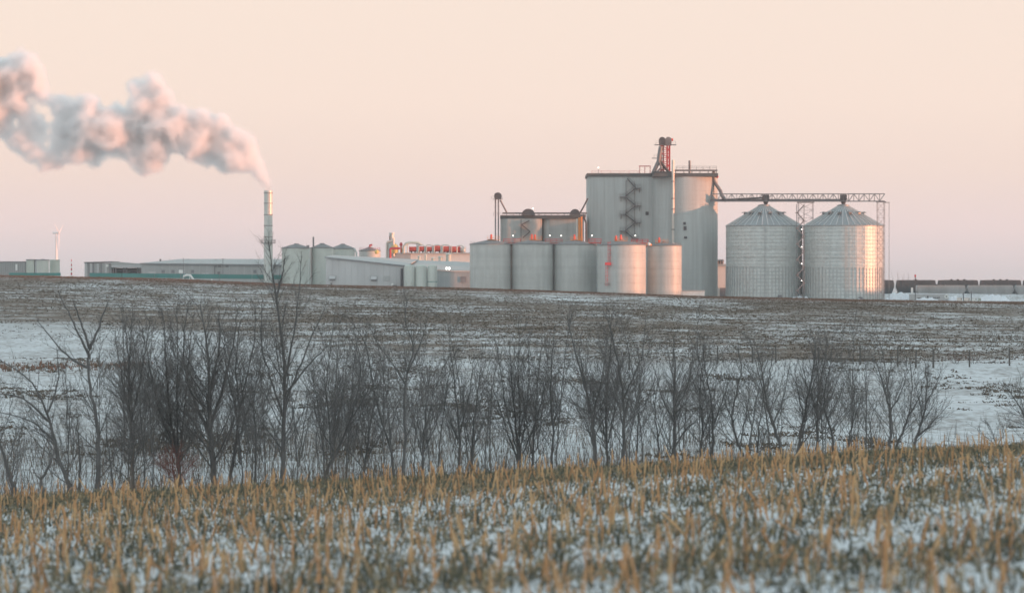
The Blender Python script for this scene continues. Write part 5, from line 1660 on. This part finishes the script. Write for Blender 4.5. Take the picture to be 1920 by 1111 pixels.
def stalk_variant(seed):
    q = random.Random(seed)
    sides = 6
    hs = [0, 0.3, 0.33, 0.62, 0.65, 1.0]
    rs = [1.25, 1.0, 1.2, 0.95, 1.15, 0.85]
    bend = q.uniform(-0.10, 0.10)
    V, Fc = [], []
    for h, rr in zip(hs, rs):
        for k in range(sides):
            a = 2 * math.pi * k / sides
            top = 0.06 * math.sin(a + q.random()) if h == 1.0 else 0
            V.append((0.032 * rr * math.cos(a) + bend * h * h, 0.032 * rr * math.sin(a), h + top))
    n = len(hs)
    for i in range(n - 1):
        for k in range(sides):
            a, b, c, d = i * sides + k, i * sides + (k + 1) % sides, (i + 1) * sides + (k + 1) % sides, (i + 1) * sides + k
            Fc += [(a, b, c), (a, c, d)]
    t = (n - 1) * sides
    for k in range(1, sides - 1):
        Fc.append((t, t + k, t + k + 1))
    for lf in range(q.randint(1, 3)):
        h0 = q.uniform(0.25, 0.95)
        th = q.uniform(0, 6.28)
        ux, uy = math.cos(th), math.sin(th)
        L = q.uniform(0.25, 0.6)
        w = q.uniform(0.025, 0.045)
        rise = q.uniform(-0.1, 0.35)
        b = len(V)
        m = 5
        for k in range(m):
            f = k / (m - 1)
            x = 0.03 + L * f * 0.75
            z = h0 + rise * f - (0.5 + rise) * f * f * L * 1.8
            ww = w * (1 - 0.75 * f)
            V.append((ux * x - uy * ww, uy * x + ux * ww, max(z, 0.02)))
            V.append((ux * x + uy * ww, uy * x - ux * ww, max(z + 0.01, 0.03)))
        for k in range(m - 1):
            a = b + 2 * k
            Fc += [(a, a + 1, a + 3), (a, a + 3, a + 2)]
    return np.array(V), np.array(Fc)


NV = 12
variants = [stalk_variant(100 + k) for k in range(NV)]
TH = R(7)
sx_, sy_, sh_ = [], [], []
rows = np.arange(-40, 115) * 0.6
for rw in rows:
    u = np.arange(-32, 32, 0.14) + rng.uniform(-0.05, 0.05, len(np.arange(-32, 32, 0.14)))
    xx = u * math.cos(TH) - rw * math.sin(TH)
    yy = u * math.sin(TH) + rw * math.cos(TH) + rng.normal(0, 0.16, len(u))
    keep = (yy > 14.5) & (yy < 60.5 + 1.5 * np.sin(xx * 0.4)) & (np.abs(xx) < 0.225 * yy + 7.5)
    pn = patch_noise(xx, yy, 0.5, 3)
    band = np.exp(-((yy - 22.6) / 1.1) ** 2) + 0.8 * sm(48, 56, yy)
    prob = 0.20 + 0.06 * pn + 0.24 * band * (0.6 + 0.4 * pn)
    keep &= rng.random(len(u)) < prob
    sx_.append(xx[keep]); sy_.append(yy[keep])
sx_ = np.concatenate(sx_); sy_ = np.concatenate(sy_)
ns_ = len(sx_)
sh_ = np.clip(0.10 + 0.48 * rng.beta(1.2, 1.9, ns_), 0.1, 0.58)
sz_ = ground(sx_, sy_)
rot_ = rng.uniform(0, 6.28, ns_)
lean = rng.normal(0, 0.16, ns_) + (rng.random(ns_) < 0.22) * rng.normal(0, 0.6, ns_)
leana = rng.uniform(0, 6.28, ns_)
tint_ = np.clip(rng.beta(2.2, 2.2, ns_), 0, 1)
var_ = rng.integers(0, NV, ns_)
big = sh_ / sy_
pxs = 960 + F * sx_ / sy_
pys = HORIZON - F * (sz_ + sh_ * 0.6) / sy_
inside = (pxs > 6) & (pxs < 1914) & (pys < 1100)
order = np.argsort(-(big * inside))
solo = set(order[:300].tolist())
stalk_meshes = {}
for k in range(NV):
    for ti in range(4):
        v, f = variants[k]
        stalk_meshes[(k, ti)] = fast_mesh('corn_stalk', v * np.array([0.62, 0.62, 1.0]), f, M['stalk'], np.full(len(v), 0.12 + 0.25 * ti), True)
for i in sorted(solo):
    o = bpy.data.objects.new('corn_stalk', stalk_meshes[(int(var_[i]), int(min(3, tint_[i] * 4)))])
    COL.objects.link(o)
    o.location = (sx_[i], sy_[i], sz_[i] - 0.02)
    o.rotation_euler = (lean[i] * math.cos(leana[i]), lean[i] * math.sin(leana[i]), rot_[i])
    o.scale = (sh_[i] * 0.4 + 0.5, sh_[i] * 0.4 + 0.5, sh_[i])
    tag(o, 'dry cut corn stalk standing in the near snowy stubble', 'corn stalk', 'cut corn stalks standing nearest the viewpoint'.replace('nearest the viewpoint', 'at the near edge of the field'))
mask = np.ones(ns_, bool)
mask[list(solo)] = False
VV, FF, TT = [], [], []
base = 0
for k in range(NV):
    idx = np.nonzero(mask & (var_ == k))[0]
    v, f = variants[k]
    v = v * np.array([0.62, 0.62, 1.0])
    c, s = np.cos(rot_[idx])[:, None], np.sin(rot_[idx])[:, None]
    w = (sh_[idx] * 0.4 + 0.5)[:, None]
    h = sh_[idx][:, None]
    x = (v[None, :, 0] * c - v[None, :, 1] * s) * w + v[None, :, 2] * h * (lean[idx] * np.cos(leana[idx]))[:, None]
    y = (v[None, :, 0] * s + v[None, :, 1] * c) * w + v[None, :, 2] * h * (lean[idx] * np.sin(leana[idx]))[:, None]
    z = v[None, :, 2] * h
    P = np.stack([x + sx_[idx][:, None], y + sy_[idx][:, None], z + sz_[idx][:, None] - 0.02], -1)
    VV.append(P.reshape(-1, 3))
    FF.append((f[None] + (np.arange(len(idx)) * len(v))[:, None, None] + base).reshape(-1, 3))
    TT.append(np.repeat(tint_[idx], len(v)))
    base += len(idx) * len(v)
o = link('corn_stubble', fast_mesh('corn_stubble', np.concatenate(VV), np.concatenate(FF), M['stalk'], np.concatenate(TT), True))
tag(o, 'mass of cut corn stubble covering the snowy field edge', 'stubble', None, 'stuff')

# fallen leaves and chaff between the stalks
nl = 200000
ly = 14.5 + (60.5 - 14.5) * rng.random(nl) ** 0.85
lx = (rng.random(nl) * 2 - 1) * (0.225 * ly + 7.5)
rowc = np.abs(((lx * -math.sin(TH) + ly * math.cos(TH)) / 0.6 + 0.5) % 1 - 0.5)
pr = (0.31 + 0.10 * patch_noise(lx, ly, 0.7, 8) + 0.36 * patch_noise(lx, ly, 3.2, 9) + 0.5 * np.exp(-((ly - 22.6) / 1.2) ** 2) + 0.55 * sm(46, 56, ly)) * (1.0 - 0.2 * rowc)
kp = rng.random(nl) < pr
lx, ly = lx[kp], ly[kp]
nl = len(lx)
lz = ground(lx, ly)
L = rng.uniform(0.05, 0.26, nl)
th = rng.uniform(0, 6.28, nl)
wd = rng.uniform(0.006, 0.016, nl)
hp = rng.uniform(0.02, 0.26, nl) * rng.random(nl) ** 0.6
hook = rng.uniform(-1.8, 1.8, nl)
m = 5
fv = np.linspace(0, 1, m)
a = th[:, None] + hook[:, None] * fv[None]
cx = lx[:, None] + np.cumsum(np.cos(a), 1) * (L / m)[:, None]
cy = ly[:, None] + np.cumsum(np.sin(a), 1) * (L / m)[:, None]
cz = lz[:, None] + 0.01 + hp[:, None] * np.sin(fv * math.pi * rng.uniform(0.5, 1.0, nl)[:, None])
ww = wd[:, None] * (1 - 0.7 * fv[None])
twist = rng.uniform(-1.2, 1.2, nl)[:, None]
A = np.stack([cx - np.sin(a) * ww, cy + np.cos(a) * ww, cz + twist * ww], -1)
B = np.stack([cx + np.sin(a) * ww, cy - np.cos(a) * ww, cz - twist * ww], -1)
P = np.stack([A, B], 2).reshape(-1, 3)
st_ = (np.arange(nl) * 2 * m)[:, None] + 2 * np.arange(m - 1)[None]
FFq = np.stack([st_, st_ + 1, st_ + 3, st_ + 2], -1).reshape(-1, 4)
o = link('leaf_litter', fast_mesh('leaf_litter', P, FFq, M['litter'], np.repeat(np.clip(rng.beta(1.2, 2.0, nl), 0, 1), 2 * m)))
tag(o, 'dry corn leaves and chaff lying on the snow between stalks', 'leaf litter', None, 'stuff')

# stubble tufts across the far field
nt_ = 230000
ty = 186 + (600 - 186) * rng.random(nt_) ** 0.9
tx = (rng.random(nt_) * 2 - 1) * (0.225 * ty + 12)
start = field_start(tx, ty)
pn = 0.7 * patch_noise(tx * 0.6, ty * 0.3, 0.5, 21) + 0.9 * patch_noise(tx, ty * 0.4, 0.07, 22) + 0.7 * patch_noise(tx, ty, 1.6, 23)
kp = (rng.random(nt_) < np.clip(0.40 + 0.33 * pn + 0.55 * sm(470, 520, ty), 0.02, 1)) & (ty > start + rng.normal(8, 24, nt_))
tx, ty = tx[kp], ty[kp]
# scattered weeds on the valley snow and the brown grass line by the valley edge
nw = 60000
wy = rng.uniform(95, 200, nw)
wx = (rng.random(nw) * 2 - 1) * (0.225 * wy + 10)
kw_ = patch_noise(wx, wy * 0.6, 0.25, 31) + 0.6 * patch_noise(wx, wy, 0.8, 32) > 0.35 + 0.9 * rng.random(nw)
ng = 380
gx2 = -44 + 16 * rng.random(ng) ** 1.5
gy2 = 181 + rng.normal(0, 2.6, ng) + 0.08 * gx2
tx = np.concatenate([tx, wx[kw_], gx2]); ty = np.concatenate([ty, wy[kw_], gy2])
nt_ = len(tx)
tz = ground(tx, ty)
hh = rng.uniform(0.04, 0.17, nt_) * (1 + 0.4 * sm(440, 520, ty))
wdt = rng.uniform(0.03, 0.12, nt_)
tint = np.clip(0.30 * rng.random(nt_) + 0.15 + 0.62 * sm(440, 515, ty) * rng.random(nt_) ** 0.6, 0, 1)
tint[-ng:] = rng.uniform(0.5, 1.0, ng)
hh[-ng:] = rng.uniform(0.12, 0.5, ng)
blades = []
for k in range(3):
    th = rng.uniform(0, 6.28, nt_)
    ox, oy = np.cos(th) * wdt, np.sin(th) * wdt
    lx_, ly_ = rng.normal(0, 0.10, nt_), rng.normal(0, 0.10, nt_)
    cx, cy = tx + rng.normal(0, 0.12, nt_), ty + rng.normal(0, 0.12, nt_)
    blades.append(np.stack([np.stack([cx - ox, cy - oy, tz - 0.02], -1), np.stack([cx + ox, cy + oy, tz - 0.02], -1), np.stack([cx + lx_, cy + ly_, tz + hh * rng.uniform(0.6, 1.1, nt_)], -1)], 1))
P = np.concatenate(blades).reshape(-1, 3)
o = link('field_stubble', fast_mesh('field_stubble', P, np.arange(len(P)).reshape(-1, 3), M['stubble'], np.tile(np.repeat(tint, 3), 3)))
tag(o, 'dark stubble tufts in rows over the far snowy field', 'stubble', None, 'stuff')

# brush and dead weeds round the feet of the trees
nb_ = 42000
by = rng.uniform(63, 104, nb_)
bx = (rng.random(nb_) * 2 - 1) * (0.225 * by + 7)
pxb = 960 + F * bx / by
kb = (rng.random(nb_) < np.interp(pxb, [0, 250, 1200, 1650, 1800, 1920], [0.55, 0.95, 0.9, 0.7, 0.15, 0.15])) & (patch_noise(bx, by, 0.9, 51) + rng.normal(0, 0.5, nb_) > -0.35)
bx, by = bx[kb], by[kb]
nb_ = len(bx)
bz = ground(bx, by)
bh = rng.uniform(0.15, 1.7, nb_) * rng.uniform(0.4, 1.0, nb_)
th = rng.uniform(0, 6.28, nb_)
lx_, ly_ = rng.normal(0, 0.28, nb_) * bh, rng.normal(0, 0.28, nb_) * bh
wv_ = rng.uniform(0.005, 0.013, nb_)
lev_ = []
for f in (0.0, 0.5, 1.0):
    cx, cy, cz = bx + lx_ * f ** 1.6, by + ly_ * f ** 1.6, bz - 0.03 + bh * f
    w = wv_ * (1 - 0.7 * f)
    lev_ += [np.stack([cx - np.cos(th) * w, cy - np.sin(th) * w, cz], -1), np.stack([cx + np.cos(th) * w, cy + np.sin(th) * w, cz], -1)]
P = np.stack(lev_, 1).reshape(-1, 3)
b0 = (np.arange(nb_) * 6)[:, None]
FB = np.concatenate([b0 + np.array([[0, 1, 3, 2]]), b0 + np.array([[2, 3, 5, 4]])])
o = link('undergrowth', fast_mesh('undergrowth', P, FB, M['stubble'], np.repeat(np.clip(rng.beta(1.2, 2.6, nb_), 0, 1), 6)))
tag(o, 'tangle of dead weeds and brush round the feet of the trees', 'undergrowth', None, 'stuff')

# ------------------------------------------------------------------ steam plume
DP = 841.0
PUFFS = [(503, 354, 9.5), (501, 347, 13), (497, 340, 16), (489, 328, 20), (479, 311, 23), (470, 290, 22), (458, 305, 25), (462, 266, 24), (444, 255, 22), (436, 300, 29), (412, 236, 28), (408, 275, 36), (418, 313, 19), (378, 228, 30),
         (372, 270, 38), (388, 300, 16), (345, 218, 27), (336, 255, 36), (302, 190, 28), (290, 154, 24), (276, 165, 23), (254, 168, 20), (300, 235, 42), (264, 205, 30), (288, 285, 34), (270, 302, 26), (250, 243, 42), (245, 280, 27),
         (222, 217, 27), (206, 247, 46), (214, 290, 17), (172, 203, 25), (168, 242, 40), (174, 290, 28), (142, 196, 22), (140, 288, 30), (112, 196, 28), (138, 245, 24), (100, 292, 28), (88, 310, 21), (62, 286, 27), (36, 262, 27), (116, 232, 22), (108, 262, 20), (12, 250, 18),
         (45, 130, 36), (62, 150, 32), (22, 142, 42), (-20, 150, 48), (82, 182, 22), (24, 190, 32), (0, 212, 30), (-30, 215, 40), (48, 214, 26), (-62, 165, 58), (-42, 240, 22), (8, 250, 20), (-105, 190, 60), (-150, 175, 66), (60, 230, 25), (114, 246, 27), (75, 258, 16), (-80, 235, 30)]


def plume_mesh(grow_, seed, amp, least=0):
    q = random.Random(seed)
    s = DP / F
    mb = MB()
    for (a, b, r) in PUFFS:
        if r < least:
            continue
        c = W(a, b, DP)
        c.y += q.uniform(-0.35, 0.35) * r * s if r > 12 else 0
        mb.ball(c, r * s * grow_, 28, 18)
        # smaller billows over the surface of each puff
        if r > 12:
            for k in range(11):
                d = Vector((q.gauss(0, 1), q.gauss(0, 1), q.gauss(0, 1))).normalized()
                rr = r * s * q.uniform(0.18, 0.42)
                mb.ball(c + d * (r * s * 0.95 - rr * 0.4) * grow_, rr * grow_, 14, 10)
    # break the roundness up with turbulence
    out = []
    for p in mb.v:
        v = Vector(p)
        w = noise.noise_vector(v * 0.16) * 2.2 + noise.noise_vector(v * 0.42) * 1.1 + noise.noise_vector(v * 1.0) * 0.5
        far = min(1.0, max(0.15, (X(512, DP) - v.x) / 14.0))
        out.append(tuple(v + w * amp * 0.95 * far))
    mb.v = out
    return mb


sv = bpy.data.materials.new('steam_vapour')
sv.use_nodes = True
sn = sv.node_tree.nodes
sl = sv.node_tree.links
sn.clear()
so = sn.new('ShaderNodeOutputMaterial')
pv = sn.new('ShaderNodeVolumePrincipled')
pv.inputs['Color'].default_value = (0.984, 0.991, 0.996, 1)
pv.inputs['Anisotropy'].default_value = 0.25
vi = sn.new('ShaderNodeVolumeInfo')
tcn = sn.new('ShaderNodeNewGeometry')
vn = sn.new('ShaderNodeTexNoise')
vn.inputs['Scale'].default_value = 0.35
vn.inputs['Detail'].default_value = 4
sl.new(tcn.outputs['Position'], vn.inputs['Vector'])
vr = sn.new('ShaderNodeMapRange')
vr.inputs['From Min'].default_value = 0.20
vr.inputs['From Max'].default_value = 0.62
vr.inputs['To Min'].default_value = 0.0
vr.inputs['To Max'].default_value = 2.0
sl.new(vn.outputs[0], vr.inputs[0])
vm = sn.new('ShaderNodeMath')
vm.operation = 'MULTIPLY'
sl.new(vi.outputs['Density'], vm.inputs[0])
sl.new(vr.outputs[0], vm.inputs[1])
sl.new(vm.outputs[0], pv.inputs['Density'])
sl.new(pv.outputs[0], so.inputs['Volume'])


def plume_mods(o, voxel):
    rm = o.modifiers.new('merge', 'REMESH')
    rm.mode = 'VOXEL'
    rm.voxel_size = voxel
    rm.use_smooth_shade = True


edge = plume_mesh(1.07, 4, 1.0).build('steam_plume', sv, None, False, W(503, 356, DP))
plume_mods(edge, 0.5)
tag(edge, 'billowing pink and grey steam plume drifting from the chimney top', 'steam plume', None, 'stuff')
ng_ = bpy.data.node_groups.new('to_vapour', 'GeometryNodeTree')
ng_.interface.new_socket('Geometry', in_out='INPUT', socket_type='NodeSocketGeometry')
ng_.interface.new_socket('Geometry', in_out='OUTPUT', socket_type='NodeSocketGeometry')
gi = ng_.nodes.new('NodeGroupInput')
go = ng_.nodes.new('NodeGroupOutput')
mv = ng_.nodes.new('GeometryNodeMeshToVolume')
mv.resolution_mode = 'VOXEL_SIZE'
mv.inputs['Density'].default_value = 1.0
mv.inputs['Voxel Size'].default_value = 0.45
mv.inputs['Interior Band Width'].default_value = 3.0
ms = ng_.nodes.new('GeometryNodeSetMaterial')
ms.inputs['Material'].default_value = sv
ng_.links.new(gi.outputs[0], mv.inputs['Mesh'])
ng_.links.new(mv.outputs['Volume'], ms.inputs['Geometry'])
ng_.links.new(ms.outputs[0], go.inputs[0])
gm_ = edge.modifiers.new('vapour', 'NODES')
gm_.node_group = ng_
